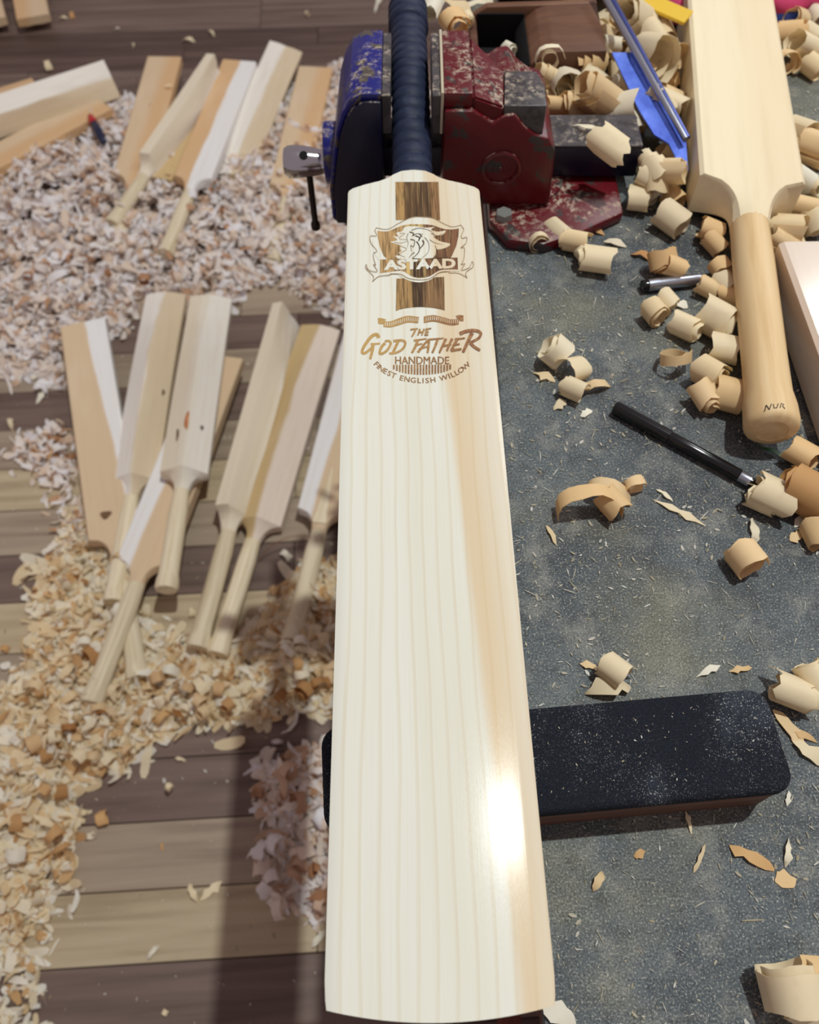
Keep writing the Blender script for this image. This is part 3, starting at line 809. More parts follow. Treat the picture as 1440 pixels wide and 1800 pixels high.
rough_bat('thick pale bat at the right end of the far row, toe farthest away', *ext(503, 82, 425, 265, .075, .03, .60), math.pi - .25, RAW['pale'], GU, handle=False)
rough_bat('tan bat sunk in shavings just left of the vise', *ext(556, 130, 510, 330, .035, .02, .85), 0, RAW['tan'], GU)
rough_bat('long bat on its side pointing left out of the photo, at the upper left', *ext(197, 138, 0, 205, .085, .085, .86), math.pi * .72, RAW['pale'], GU, sp=.062)
rough_bat('yellowish bat under the long sideways one at the upper left', *ext(182, 190, 0, 285, .03, .03, .86), 0, RAW['tan'], GU)
rough_bat('brown bat end peeping out behind the sideways bat at the left edge', *ext(66, 152, -60, 195, .05, .05, .86), math.pi, RAW['tan'], GU)
rough_bat('upright-grained wooden blank in the top left corner', *ext(62, 42, 42, -60, .03, .03, .55), 0, RAW['tan'], GU, handle=False)
rough_bat('wooden blank cut off by the left edge in the top left corner', *ext(-14, 48, -40, -60, .03, .03, .55), 0, RAW['tan'], GU, handle=False)

# knots and scars on rough blades, laid on the surface itself
from mathutils.bvhtree import BVHTree
def knot(bat_o, px, py, a, b, mat, name='knot', yaw=0.):
    bl_ = [c for c in bat_o.children if c.name.startswith('blade')][0]
    M4 = Matrix.Translation(bat_o.location) @ bat_o.rotation_euler.to_matrix().to_4x4()
    bv = BVHTree.FromPolygons([M4 @ v.co for v in bl_.data.vertices], [tuple(p.vertices) for p in bl_.data.polygons])
    o0 = Vector((0, 0, CAM_H)); hit, nrm, idx, dist = bv.ray_cast(o0, (at(px, py, 0) - o0).normalized())
    if hit is None: print('no knot', px, py); return
    d = M4.to_3x3() @ Vector((0, 1, 0)); d = (d - nrm * d.dot(nrm)).normalized(); sx = d.cross(nrm)
    v = [hit + nrm * .0012]; n = 14
    for i in range(n):
        th = 2 * math.pi * i / n; k = 1 + .18 * math.sin(3 * th + px)
        v.append(hit + sx * a * k * math.cos(th + yaw) + d * b * k * math.sin(th) + nrm * .0004)
    inv = M4.inverted()
    link(name, mesh(name, [inv @ p for p in v], [(0, i + 1, (i + 1) % n + 1) for i in range(n)], 60), mat, bat_o)
M_KNOT = wood('orange_knot', [(.3, C(150, 84, 48)), (.6, C(206, 140, 92)), (.8, C(222, 172, 130))], (120, 60, 120), .7, .2)
M_KNOTD = wood('dark_knot', [(.3, C(84, 62, 46)), (.7, C(128, 98, 72))], (200, 90, 200), .7, .2)
nb = [o for o in COL.objects if o.name.startswith('unfinished_bat')]
knot(nb[2], 328, 735, .009, .030, M_KNOT); knot(nb[2], 355, 752, .004, .006, M_KNOTD); knot(nb[2], 312, 765, .004, .018, M_KNOTD)
knot(nb[0], 186, 905, .012, .010, M_KNOTD); knot(nb[1], 287, 690, .0035, .009, M_KNOTD)
# small red and navy tool in the far shavings
tl = empty('pocket_knife', at(178, 235, .045)); tag(tl, 'small red and navy pocket tool half sunk in the far shavings', 'tool')
a_, b_ = at(158, 203, .06) - tl.location, at(184, 252, .045) - tl.location
link('body', tube('body', [a_ + (b_ - a_) * t for t in (.25, .3, .6, .95, 1.0)], [.006, .012, .013, .011, .006], 10), plain('navy_plastic', C(24, 30, 62), .4), tl)
link('bolster', tube('bolster', [a_ + (b_ - a_) * t for t in (.02, .06, .22, .30)], [.004, .010, .0125, .0125], 10), plain('red_plastic', C(190, 20, 40), .3), tl)
link('end_button', tube('end_button', [a_, a_ + (b_ - a_) * .05], [.006, .006], 10), M_BLACKP, tl)

# ---------------------------------------------------------------- bats on the bench at the right
T1 = at(1276, -30, BENCH + .026); sh1 = at(1315, 372, BENCH + .026)
d1 = (sh1 - T1).normalized(); E1 = at(1354, 762, BENCH + .026)
bd = (E1 - at(1292, 200, BENCH + .026)).normalized(); L1 = .80
rb = rough_bat('unfinished bat with turned handle and pencil mark, at the right side of the bench', E1 - bd * L1, E1, 0, RAW['bench'], None, W=.0475, sp=.05, eg=.046, hmat=M_HANDLE, bl_frac=.655, hk=1.0)
# pencil mark near the end of the handle
MI = rb.matrix_world if False else (Matrix.Translation(rb.location) @ rb.rotation_euler.to_matrix().to_4x4()).inverted()
pv, pf = [], []
for lp_ in ([(1345, 722), (1347, 712)], [(1347, 712), (1352, 721)], [(1352, 721), (1355, 712)], [(1358, 713), (1359, 720), (1364, 720), (1366, 713)], [(1369, 721), (1371, 713), (1376, 715), (1373, 718)], [(1373, 718), (1378, 722)]):
    lo_ = stroke(lp_, 1.6); pts = []
    for x, y in lo_:
        q = MI @ at(x, y, BENCH + .026 + .022); ang_ = math.asin(max(-1, min(1, q.x / .0206)))
        pts.append(Vector((q.x, q.y, .0042 + .0206 * math.cos(ang_))))
    o_ = len(pv); pv += pts; m_ = len(pts)
    for i in range(m_ // 2 - 1): pf.append((o_ + i, o_ + i + 1, o_ + m_ - 2 - i, o_ + m_ - 1 - i))
link('pencil_mark', mesh('pencil_mark', pv, pf), M_INK, rb)
M_GLOSS = raw_willow('polished_willow', C(226, 208, 190), C(236, 226, 216), .0, .0)
_p = M_GLOSS.node_tree.nodes['Principled BSDF']; _p.inputs['Roughness'].default_value = .3; _p.inputs['Coat Weight'].default_value = 1.0; _p.inputs['Coat Roughness'].default_value = .14
T2 = Vector((.379, .575, BENCH + .018)); E2 = T2 + Vector((.012, -.85, .004)).normalized() * .85
rough_bat('polished white bat shining at the right edge of the bench, toe towards the vise', T2, E2, 0, M_GLOSS, None, sp=.042, eg=.040, toe_t=.95)

# ---------------------------------------------------------------- tools on the bench
# wooden plane body with its open throat, behind the vise
pl = empty('wooden_plane', (0.135, .89, BENCH)); tag(pl, 'brown wooden plane body with a dark open throat, behind the vise', 'wood plane')
def ppart(name, bm, sm_=40):
    bmesh.ops.translate(bm, verts=bm.verts, vec=(-.135, -.89, -BENCH)); return link(name, from_bm(name, bm, sm_), M_PLANE, pl)
ppart('sole', box_bm(.066, .205, .842, .948, BENCH + .0005, BENCH + .008, .002))
ppart('rear_cheek', prism_bm([(.066, BENCH + .0082), (.205, BENCH + .0082), (.205, BENCH + .056), (.085, BENCH + .052), (.066, BENCH + .040)], .938, .948, 'y', .0015))
ppart('toe_wall', box_bm(.066, .074, .845, .9375, BENCH + .0082, BENCH + .040, .0015))
ppart('bed', prism_bm([(.118, BENCH + .0082), (.2045, BENCH + .0082), (.2045, BENCH + .056), (.150, BENCH + .055), (.138, BENCH + .051), (.128, BENCH + .042), (.121, BENCH + .028)], .846, .9375, 'y', .0015))
lt = ppart('throat_shade', prism_bm([(.0745, BENCH + .0082), (.1175, BENCH + .0082), (.1205, BENCH + .028), (.127, BENCH + .0415), (.1262, BENCH + .0420), (.1195, BENCH + .029), (.1165, BENCH + .0095), (.0745, BENCH + .0095)], .8465, .937, 'y')); lt.data.materials[0] = M_HOLE  # black sheets added to paint the shade deep in the throat
lt2 = ppart('throat_shade', box_bm(.0745, .1262, .9350, .9375, BENCH + .0097, BENCH + .046)); lt2.data.materials[0] = M_HOLE
# dark bar behind it
db = empty('steel_bar', (0.185, .985, BENCH)); tag(db, 'dark grey steel bar lying behind the wooden plane at the top edge', 'steel bar')
link('bar', from_bm('bar', box_bm(-.085, .075, -.012, .012, .0, .058, .0015), 40), M_STEEL, db)
link('edge_strip', from_bm('edge_strip', box_bm(-.085, .075, -.0145, -.0122, .02, .0585, .0005, 1), 40), M_DARKSTEEL, db)

# drawn blade: blue steel blade under a steel rod
kn = empty('scraper_blade', at(1140, 190, BENCH + .045)); KO = kn.location.copy()
tag(kn, 'blue steel blade with a long bright rod along its back, leaning by the unfinished bat', 'blade tool')
zA, zB = BENCH + .062, BENCH + .026
zk = lambda x, y: zA + (zB - zA) * (y - 92) / 208.0
pp = [at(x, y, zk(x, y)) for x, y in ((1076, 92), (1114, 92), (1206, 244), (1210, 300), (1196, 292), (1176, 252), (1150, 236), (1122, 190))]
bmk = bmesh.new()
va = [bmk.verts.new(p - KO) for p in pp]; vb = [bmk.verts.new(p - KO + Vector((.0, 0, -.0016))) for p in pp]
bmk.faces.new(va); bmk.faces.new(vb[::-1])
for i in range(len(pp)): bmk.faces.new((va[i], va[(i + 1) % len(pp)], vb[(i + 1) % len(pp)], vb[i]))
bmesh.ops.triangulate(bmk, faces=bmk.faces[:])
link('blade', from_bm('blade', bmk), M_BLADE, kn)
link('rod', tube('rod', [at(1052, -30, zA + .012) - KO, at(1066, 0, zA + .010) - KO, at(1117, 90, zA + .006) - KO, at(1205, 245, zB + .016) - KO], [.0035, .0035, .0036, .0030], 12), M_SILVER, kn)
link('back_rib', tube('back_rib', [at(1076, 0, zA + .007) - KO, at(1123, 86, zA + .003) - KO, at(1209, 243, zB + .012) - KO], [.0036, .0036, .003], 12), plain('blue_grey_steel', C(92, 104, 170), .35, .8), kn)

# yellow and pink things at the far end of the bench
o = link('yellow_ruler', from_bm('yellow_ruler', box_bm(-.045, .045, -.011, .011, 0, .004, .0006, 1)), plain('yellow_plastic', C(226, 186, 48), .45))
pA, pB = at(1112, -10, BENCH + .052), at(1180, 26, BENCH + .045); dd = pB - pA
o.location = (pA + pB) / 2; o.rotation_euler = (R(8), R(4), math.atan2(dd.y, dd.x)); tag(o, 'yellow strip lying across shavings at the top edge beside the unfinished bat', 'strip')
for (px, py, lab, dx, dy) in ((1190, -14, 'pink cloth bundle at the top edge left of the unfinished bat', .035, .05), (1392, -22, 'pink cloth bundle at the top right corner', .06, .05)):
    b = bmesh.new(); bmesh.ops.create_icosphere(b, subdivisions=3, radius=1)
    for v in b.verts:
        k = 1 + .18 * math.sin(v.co.x * 5 + px) * math.cos(v.co.y * 6)
        v.co = Vector((v.co.x * dx * k, v.co.y * dy * k, max(-.6, v.co.z) * .028 * k))
    q = at(px, py, BENCH + .02); o = link('cloth_bundle', from_bm('cloth_bundle', b, 60), plain('pink_cloth', C(214, 70, 120), .8)); o.location = (q.x, q.y, BENCH + .020)
    tag(o, lab, 'cloth')
q = at(1382, 24, BENCH + .01); o = empty('blue_cap', (q.x, q.y, BENCH + .0005)); tag(o, 'bright blue cap among shavings at the top right', 'cap')
mb = plain('blue_plastic', C(60, 100, 220), .3)
link('body', lathe('body', [(.018, 0), (.018, .014), (.016, .018), (.010, .019)], 24), mb, o); link('rim', lathe('rim', [(.0195, .0), (.0195, .004), (.0185, .0045)], 24), mb, o)

# black marker
def pen_along(name, label, A, Bp, parts):
    o = empty(name, A); tag(o, label, 'pen'); d = Bp - A; L = d.length
    o.rotation_euler = d.to_track_quat('Z', 'Y').to_euler()
    for nm, prof, m in parts: link(nm, lathe(nm, [(r, t * L) for r, t in prof], 20), m, o)
    return o
zp = BENCH + .0058
mk = pen_along('marker_pen', 'glossy black marker pen lying diagonally in the middle of the bench', at(1080, 715, zp + .0005), at(1331, 853, zp), [
    ('cap', [(.0040, 0), (.0053, .008), (.0056, .03), (.0056, .40), (.0050, .402)], M_BLACKP),
    ('barrel', [(.0046, .395), (.0050, .41), (.0051, .88), (.0046, .885)], M_BLACKP),
    ('collar', [(.0044, .883), (.0047, .89), (.0046, .955), (.0040, .957)], M_SILVER),
    ('end_plug', [(.0038, .955), (.0038, .99), (.0030, 1.0)], M_BLACKP)])
L_ = (at(1331, 853, zp) - at(1080, 715, zp)).length
cl = link('clip', from_bm('clip', box_bm(-.0012, .0012, -.0016, .0, .004, .26 * L_ + .01, .0005, 1)), M_BLACKP, mk); cl.location = (0, -.0058, 0)
cp = pen_along('pen_cap', 'silver metal pen cap with black open end beside the unfinished bat handle', at(1128, 503, BENCH + .006), at(1232, 491, BENCH + .006), [
    ('sleeve', [(.0050, .10), (.0055, .11), (.0055, .97), (.0048, 1.0)], M_SILVER), ('open_end', [(.0050, 0), (.0054, .01), (.0054, .105), (.0048, .106)], M_BLACKP)])

# ---------------------------------------------------------------- shavings
def ribbon_arrays(r0, r1, turns, width, n, pitch=0., taper=0., jag=0., th=.0004, rnd=random, start=0.):
    """a plane shaving: ribbon wound about the local y axis, with thickness"""
    w1_, w2_ = rnd.uniform(0, 6), rnd.uniform(0, 6); pitch = pitch or rnd.uniform(-.25, .25) * width
    V, F = [], []
    for i in range(n + 1):
        t = i / n; a = start + turns * 2 * math.pi * t; r = (r0 + (r1 - r0) * t) * (1 + .07 * math.sin(2.3 * a + w1_) + .04 * math.sin(5.1 * a + w2_))
        w = width / 2 * (1 - taper * t) * (1 - .5 * max(0, (t - .9) / .1) * rnd.random())
        y0 = pitch * turns * t
        ja, jb = (rnd.uniform(-jag, jag) if jag else 0), (rnd.uniform(-jag, jag) if jag else 0)
        w += .06 * width * math.sin(3 * a + w2_)
        c, s = math.cos(a), math.sin(a)
        for rr_, yy in ((r, y0 - w + ja), (r, y0 + w + jb), (r - th, y0 + w + jb), (r - th, y0 - w + ja)):
            V.append((rr_ * c, yy, rr_ * s))
    for i in range(n):
        for k in range(4):
            a, b = i * 4 + k, i * 4 + (k + 1) % 4
            F.append((a, b, b + 4, a + 4))
    F.append((3, 2, 1, 0)); F.append((n * 4, n * 4 + 1, n * 4 + 2, n * 4 + 3))
    return V, F
def flake_arrays(l, w, bend, twist, n=6, rnd=random, th=.0004, shape=1.0):
    V, F = [], []; skew = rnd.uniform(-.5, .5)
    for i in range(n + 1):
        ka, kb = rnd.uniform(.55, 1.2), rnd.uniform(.55, 1.2)
        t = i / n - .5; k = max(.12, (1 - abs(2 * t) ** (2.2 / shape)) ** .6)
        ww = w / 2 * k * rnd.uniform(.6, 1.25); z = bend * l * (1 - 4 * t * t); a = twist * t
        c, s = math.cos(a) * ww, math.sin(a) * ww
        for sg, dz in ((-1, 0), (1, 0), (1, -th), (-1, -th)):
            V.append((l * t + sg * skew * w * (.5 - abs(t)), sg * c * (ka if sg > 0 else kb), z + sg * s + dz + .06 * ww * (1 if sg > 0 else 0)))
    for i in range(n):
        for k in range(4):
            a, b = i * 4 + k, i * 4 + (k + 1) % 4
            F.append((a, b, b + 4, a + 4))
    F.append((3, 2, 1, 0)); F.append((n * 4, n * 4 + 1, n * 4 + 2, n * 4 + 3))
    return V, F
def drop(o, me, z):
    m = o.rotation_euler.to_matrix()
    co = np.empty(len(me.vertices) * 3); me.vertices.foreach_get('co', co); co = co.reshape(-1, 3)
    zz = co @ np.array(m)[2]
    o.location.z = z - zz.min() * o.scale[0]
TONEM = {}
def tone_mat(t):
    k = round(t, 1)
    if k not in TONEM:
        base = [C(196, 134, 80), C(232, 188, 128), C(247, 217, 165), C(251, 234, 196), C(252, 246, 230)]
        x = k * 4; i = min(3, int(x)); f = x - i
        c = tuple(base[i][j] * (1 - f) + base[i + 1][j] * f for j in range(4))
        s = shaving_mat('bench_shaving_tone', False, [(0, tuple(v * .92 for v in c[:3]) + (1,)), (1, tuple(min(1, v * 1.05) for v in c[:3]) + (1,))])
        TONEM[k] = s
    return TONEM[k]
def shav(px, py, label, kind='curl', r=.011, w=.016, turns=1.3, yaw=0, tilt=0, spin=0, z=BENCH, tone=.7, l=.03, bend=.12, twist=.5, grow=.7, pitch=0., jag=.0008, lift=.0, group=None, taper=.1):
    rd = random.Random(int(px * 7 + py * 13))
    if kind == 'curl': V, F = ribbon_arrays(r, r * grow * (.85 if turns > 1 else 1), turns * (1.3 if turns > 1 else 1), w, max(10, int(turns * 18)), pitch, taper, jag, rnd=rd, start=R(spin))
    else: V, F = flake_arrays(l, w, bend, twist, rnd=rd)
    me = mesh('wood_shaving', V, F, 50); o = link('wood_shaving', me, tone_mat(tone))
    if kind == 'curl' and tilt == 0 and yaw > 30: yaw = yaw * .62; tilt = rd.uniform(-14, 14)
    rot = Matrix.Rotation(R(yaw), 3, 'Z') @ Matrix.Rotation(R(tilt), 3, 'X')
    o.rotation_euler = rot.to_euler()
    h = z + (r if kind == 'curl' else .003) + lift
    o.location = at(px, py, h)
    drop(o, me, z + .0003 + lift)
    tag(o, label, 'wood shaving', group); return o
# yaw 0: roll axis points away from the viewer; 90: axis across the bench. tilt 90: standing on end.
S_ = shav
S_(965, 96, 'thin cream ring shaving standing on the brown wooden plane', r=.0165, w=.006, turns=1.25, yaw=8, grow=.45, z=BENCH + .040, tone=.95, jag=0)
S_(893, 86, 'small white rolled shaving in the plane throat', r=.008, w=.012, turns=1.2, yaw=60, z=BENCH + .03, tone=1)
S_(868, 112, 'white flat flake beside the red vise web', 'flake', l=.022, w=.010, yaw=-40, z=BENCH + .085, tone=1, lift=.004)
S_(798, 36, 'orange curl behind the vise jaw next to the grip', r=.015, w=.022, turns=1.2, yaw=20, z=BENCH + .055, tone=.45)
S_(758, 12, 'white rolled shaving right behind the navy grip', r=.010, w=.030, turns=1.4, yaw=-15, z=BENCH + .07, tone=1)
S_(822, 32, 'small tight curl between orange curl and wooden plane', r=.007, w=.012, turns=2, yaw=10, z=BENCH + .04, tone=.8)
S_(845, 8, 'cream flake behind the wooden plane corner', 'flake', l=.05, w=.018, yaw=15, z=BENCH + .03, tone=.9)
S_(800, 8, 'pinkish flake at the top edge behind the vise', 'flake', l=.04, w=.02, yaw=-30, z=BENCH + .04, tone=.7)
S_(664, 8, 'white pointed sliver on the far boards left of the grip at the top edge', 'flake', l=.10, w=.022, yaw=80, z=.0, tone=1)
S_(1075, 238, 'jagged comb-edged shaving draped on the blue vise bar', r=.020, w=.036, turns=.35, yaw=82, spin=60, z=BENCH + .0508, tone=.85, jag=.005)
S_(1040, 228, 'thin pale sliver on the blue vise bar', 'flake', l=.04, w=.006, yaw=-30, z=BENCH + .0508, tone=.95)
far = [(1010, 95, .013, .022, 70, .7), (1035, 128, .016, .03, 40, .8), (990, 150, .012, .03, 20, .5), (1012, 178, .014, .03, 100, .9), (1045, 150, .018, .026, 60, .85), (1060, 185, .020, .040, 95, .6),
       (1090, 200, .016, .034, 80, .9), (1005, 205, .012, .022, 30, .4), (975, 175, .011, .026, 120, .55), (1042, 60, .013, .022, 150, .6), (1055, 100, .012, .02, 45, .7), (1118, 40, .020, .036, 120, .85),
       (1135, 75, .024, .040, 60, .8), (1150, 110, .022, .034, 30, .75), (1165, 60, .016, .030, 10, .7), (1098, 18, .014, .028, 80, .9), (1160, 140, .014, .03, 70, .45), (1172, 180, .014, .024, 110, .6),
       (1130, 140, .012, .022, 160, .5), (1085, 130, .013, .024, 10, .65), (1100, 225, .014, .03, 50, .9), (1020, 30, .012, .02, 40, .5), (970, 195, .010, .02, 70, .6), (1185, 230, .012, .02, 20, .4), (1075, 165, .012, .02, 130, .8)]
rf = random.Random(5)
for _i in range(26):
    far.append((rf.uniform(975, 1182), rf.uniform(25, 205), rf.uniform(.010, .019), rf.uniform(.018, .034), rf.uniform(0, 120), rf.uniform(.45, .95)))
far += [(rf.uniform(1135, 1195), rf.uniform(255, 330), rf.uniform(.009, .013), rf.uniform(.014, .024), rf.uniform(0, 120), rf.uniform(.4, .9)) for _i in range(6)]
far = sorted(far); FC = {}
ORD = ['first', 'second', 'third', 'fourth', 'fifth', 'sixth', 'seventh', 'eighth', 'ninth', 'tenth', 'eleventh', 'twelfth', 'thirteenth', 'fourteenth', 'fifteenth', 'sixteenth', 'seventeenth', 'eighteenth', 'nineteenth', 'twentieth', 'twenty-first', 'twenty-second', 'twenty-third', 'twenty-fourth', 'twenty-fifth', 'twenty-sixth', 'twenty-seventh', 'twenty-eighth', 'twenty-ninth', 'thirtieth']
def tonew(t): return 'white' if t > .92 else 'pale cream' if t > .72 else 'cream' if t > .55 else 'tan'
for i, (px, py, r, w, yw, tn) in enumerate(far):
    nf = FC.get(tonew(tn), 0); FC[tonew(tn)] = nf + 1
    S_(px, py, '%s curl, %s from left among the %s curls piled behind the vise' % (tonew(tn), ORD[nf], tonew(tn)), r=r, w=w, turns=1.0 + .35 * (i % 3), yaw=yw, tilt=(-20, 10, 35, 0)[i % 4], spin=i * 47, z=BENCH + (.0, .012, .02)[i % 3], tone=tn, pitch=.004 * (i % 3), group='shavings piled behind the vise bar')
S_(1137, 292, 'pale upright curl at the end of the blue vise bar', r=.010, w=.016, turns=1.1, yaw=75, tilt=10, tone=.9)
S_(1150, 330, 'white roll with brown hollow right of the blue vise bar', r=.015, w=.020, turns=1.1, yaw=70, tone=1)
S_(1122, 348, 'cream roll leaning at the lower corner of the vise bar', r=.013, w=.020, turns=1.2, yaw=120, tone=.85)
S_(1180, 312, 'yellowish roll between vise bar and blade tip', r=.012, w=.020, turns=1.2, yaw=100, tone=.7)
S_(1180, 384, 'large cream roll left of the unfinished bat shoulder', r=.014, w=.028, turns=1.3, yaw=70, tone=.75)
S_(1185, 350, 'tan curl in shade left of the unfinished bat shoulder', r=.011, w=.018, turns=1.2, yaw=40, tone=.5)
S_(946, 424, 'thin standing ring curl in front of the red vise flange', r=.011, w=.006, turns=1.5, yaw=15, grow=.55, tone=.75, jag=0)
S_(985, 408, 'cream curl right of the thin ring', r=.010, w=.026, turns=1.0, yaw=60, tone=.75)
S_(1015, 425, 'ragged cream curl in the cluster in front of the vise', r=.011, w=.022, turns=1.4, yaw=110, tone=.7)
S_(1055, 455, 'large roll with reddish hollow, lowest of the cluster in front of the vise', r=.013, w=.028, turns=1.15, yaw=125, tone=.75)
S_(1030, 448, 'small dark-edged curl beside the large roll', r=.009, w=.014, turns=1.2, yaw=30, tone=.8)
S_(1046, 402, 'orange splinter in front of the vise bar', 'flake', l=.022, w=.007, yaw=-35, tone=.2)
S_(1082, 426, 'pale oval flake right of the vise cluster', 'flake', l=.022, w=.010, yaw=-20, tone=.9)
S_(1042, 384, 'small white flake under the vise bar', 'flake', l=.014, w=.006, yaw=5, tone=1)
S_(1162, 458, 'orange double curl standing alone above the pen cap', r=.013, w=.016, turns=1.7, yaw=15, tilt=35, tone=.4)
S_(1180, 472, 'orange inner curl beside the double curl above the pen cap', r=.011, w=.018, turns=1.4, yaw=80, tilt=20, tone=.5)
S_(1130, 447, 'brown twisted scrap left of the orange double curl', 'flake', l=.022, w=.009, yaw=-10, twist=1.5, tone=.1)
S_(1150, 545, 'open curl just below the silver pen cap', r=.012, w=.016, turns=1.4, yaw=25, tone=.7)
S_(1170, 530, 'small cream curl touching the silver pen cap', r=.010, w=.016, turns=1.2, yaw=60, tone=.8)
S_(1193, 533, 'pale grey flake below the silver pen cap', 'flake', l=.018, w=.012, yaw=-20, tone=1)
S_(1200, 572, 'cream roll between open curl and the big roll', r=.011, w=.022, turns=1.3, yaw=75, tone=.85)
S_(1187, 622, 'thin ribbon ring standing open below the cream roll', r=.015, w=.009, turns=1.05, yaw=10, tilt=55, tone=.6, jag=0)
S_(1256, 556, 'big pinkish roll with orange hollow beside the bat handle', r=.017, w=.028, turns=1.15, yaw=80, tone=.8)
S_(1246, 508, 'yellow curl at the tip of the silver pen cap', r=.009, w=.020, turns=1.1, yaw=95, tone=.55)
S_(1275, 498, 'cream curl squeezed between pen cap and bat handle', r=.012, w=.018, turns=1.2, yaw=40, tone=.75)
S_(1274, 612, 'conical cream curl leaning on the bat handle', r=.014, w=.026, turns=1.1, yaw=110, tone=.75, taper=.5)
S_(1246, 655, 'yellow roll on top of the triple cluster by the bat handle', r=.015, w=.022, turns=1.6, yaw=65, tone=.7, grow=.4)
S_(1236, 692, 'double curl at the left of the triple cluster by the bat handle', r=.012, w=.020, turns=1.8, yaw=40, tone=.6, grow=.4)
S_(1284, 692, 'golden roll at the right of the triple cluster by the bat handle', r=.015, w=.024, turns=1.2, yaw=110, tone=.5)
S_(978, 618, 'loose cream ring left of centre on the bench beside the engraved blade', r=.014, w=.016, turns=1.2, yaw=70, tilt=35, tone=.9)
S_(1008, 650, 'ragged flake under the loose cream ring', r=.012, w=.020, turns=.7, yaw=120, tilt=20, tone=.85)
S_(958, 660, 'small folded flake left of the loose cream ring', 'flake', l=.020, w=.010, yaw=-30, tone=.7)
S_(1012, 684, 'short roll below the loose cream ring', r=.010, w=.018, turns=1.3, yaw=95, tone=.75)
S_(1048, 680, 'tapered orange-cream flake right of the short roll', 'flake', l=.026, w=.012, yaw=10, bend=.3, tone=.55)
S_(985, 710, 'crumpled tiny scrap below the short roll', 'flake', l=.014, w=.010, yaw=40, tone=.85)
S_(1032, 724, 'pale little flake left of the marker tip', 'flake', l=.012, w=.007, yaw=30, tone=1)
S_(1040, 872, 'long arched ribbon shaving casting a shadow below the marker', r=.024, w=.014, turns=.55, yaw=4, spin=-8, tilt=-12, tone=.5, grow=.95, jag=.0004)
S_(1075, 884, 'golden rolled end of the arched ribbon shaving', r=.012, w=.020, turns=.8, yaw=60, tone=.45)
S_(1070, 848, 'thin arch behind the long arched ribbon shaving', r=.020, w=.012, turns=.5, yaw=-8, spin=0, tone=.6, jag=.0003)
S_(1116, 851, 'small round ring at the end of the thin arch', r=.0085, w=.008, turns=1.3, yaw=15, tone=.55, jag=0)
S_(1195, 898, 'long thin sliver with a thick end below the marker', 'flake', l=.042, w=.006, yaw=-33, bend=.03, tone=.85)
S_(1170, 868, 'thin pale sliver above the long thin sliver', 'flake', l=.016, w=.004, yaw=-45, tone=.95)
S_(970, 938, 'short straight splinter near the blade edge', 'flake', l=.018, w=.004, yaw=-70, tone=.7)
S_(1314, 986, 'single fat ring roll lying alone at the right of the bench', r=.013, w=.018, turns=1.6, yaw=35, tone=.6, grow=.75)
S_(1326, 932, 'twisted pale scrap above the fat ring roll', 'flake', l=.024, w=.009, yaw=80, twist=1.8, tone=.9)
S_(1360, 872, 'cream bundle roll at the end of the marker', r=.014, w=.030, turns=1.4, yaw=100, tone=.8)
S_(1335, 878, 'inner tight roll poking from the bundle roll at the marker end', r=.010, w=.022, turns=1.3, yaw=100, tone=.85)
S_(1418, 868, 'reddish brown roll behind the bundle roll at the right edge', r=.018, w=.034, turns=1.2, yaw=95, tone=.2)
S_(1412, 800, 'pinkish roll under the polished bat edge', r=.012, w=.022, turns=1.2, yaw=70, tone=.5)
S_(1402, 942, 'yellow crumb shaving near the right edge', 'flake', l=.012, w=.009, yaw=30, tone=.6)
S_(1408, 912, 'white bent flake near the right edge', 'flake', l=.016, w=.008, yaw=50, tone=1)
S_(1436, 935, 'pink roll cut by the right edge', r=.010, w=.02, turns=1.2, yaw=10, tone=.5)
S_(1082, 1180, 'short cream roll standing behind the black felt block', r=.011, w=.018, turns=1.4, yaw=75, tone=.8)
S_(1070, 1212, 'flat cream curl tucked against the far side of the felt block', 'flake', l=.032, w=.014, yaw=8, bend=.25, tone=.75)
S_(1036, 1168, 'small yellow flake left of the cream roll behind the block', 'flake', l=.012, w=.006, yaw=-15, tone=.55)
S_(1247, 1178, 'white leaf-shaped flake behind the felt block', 'flake', l=.020, w=.005, yaw=25, tone=1)
S_(1386, 1215, 'crumpled cream roll at the far right corner of the felt block', r=.012, w=.024, turns=1.4, yaw=110, tone=.85, jag=.003)
S_(1432, 1195, 'cream curl at the right edge beyond the felt block', r=.012, w=.020, turns=1.4, yaw=40, tone=.8)
S_(1425, 1222, 'thin ring at the right edge beside the crumpled roll', r=.010, w=.006, turns=1.3, yaw=10, tone=.8)
S_(1392, 1282, 'yellow flat flake against the right end of the felt block', 'flake', l=.032, w=.012, yaw=-60, bend=.05, tone=.55)
S_(1424, 1322, 'pale yellow scrap right of the felt block end', 'flake', l=.026, w=.012, yaw=-45, tone=.8)
S_(1412, 1290, 'thin golden scrap between the flakes at the block end', 'flake', l=.02, w=.006, yaw=-30, tone=.4)
S_(1304, 1175, 'tan scrap at the far edge of the felt block near its right end', 'flake', l=.016, w=.006, yaw=10, tone=.5)
S_(1324, 1507, 'orange leaf-shaped shaving on the near right of the bench', 'flake', l=.028, w=.011, yaw=-30, bend=.08, tone=.3)
S_(1232, 1508, 'straight tan splinter in front of the felt block', 'flake', l=.019, w=.003, yaw=58, tone=.65)
S_(1384, 1546, 'square tan chip below the orange leaf-shaped shaving', 'flake', l=.013, w=.012, yaw=5, bend=.02, twist=.1, tone=.5)
S_(1386, 1498, 'twisted pale curl above the square tan chip', 'flake', l=.018, w=.005, yaw=70, twist=2, tone=.9)
S_(1126, 1500, 'tiny orange flake in front of the felt block', 'flake', l=.008, w=.005, yaw=20, tone=.35)
S_(1052, 1548, 'small bent tan flake near the blade in front of the block', 'flake', l=.013, w=.006, yaw=60, bend=.3, tone=.6)
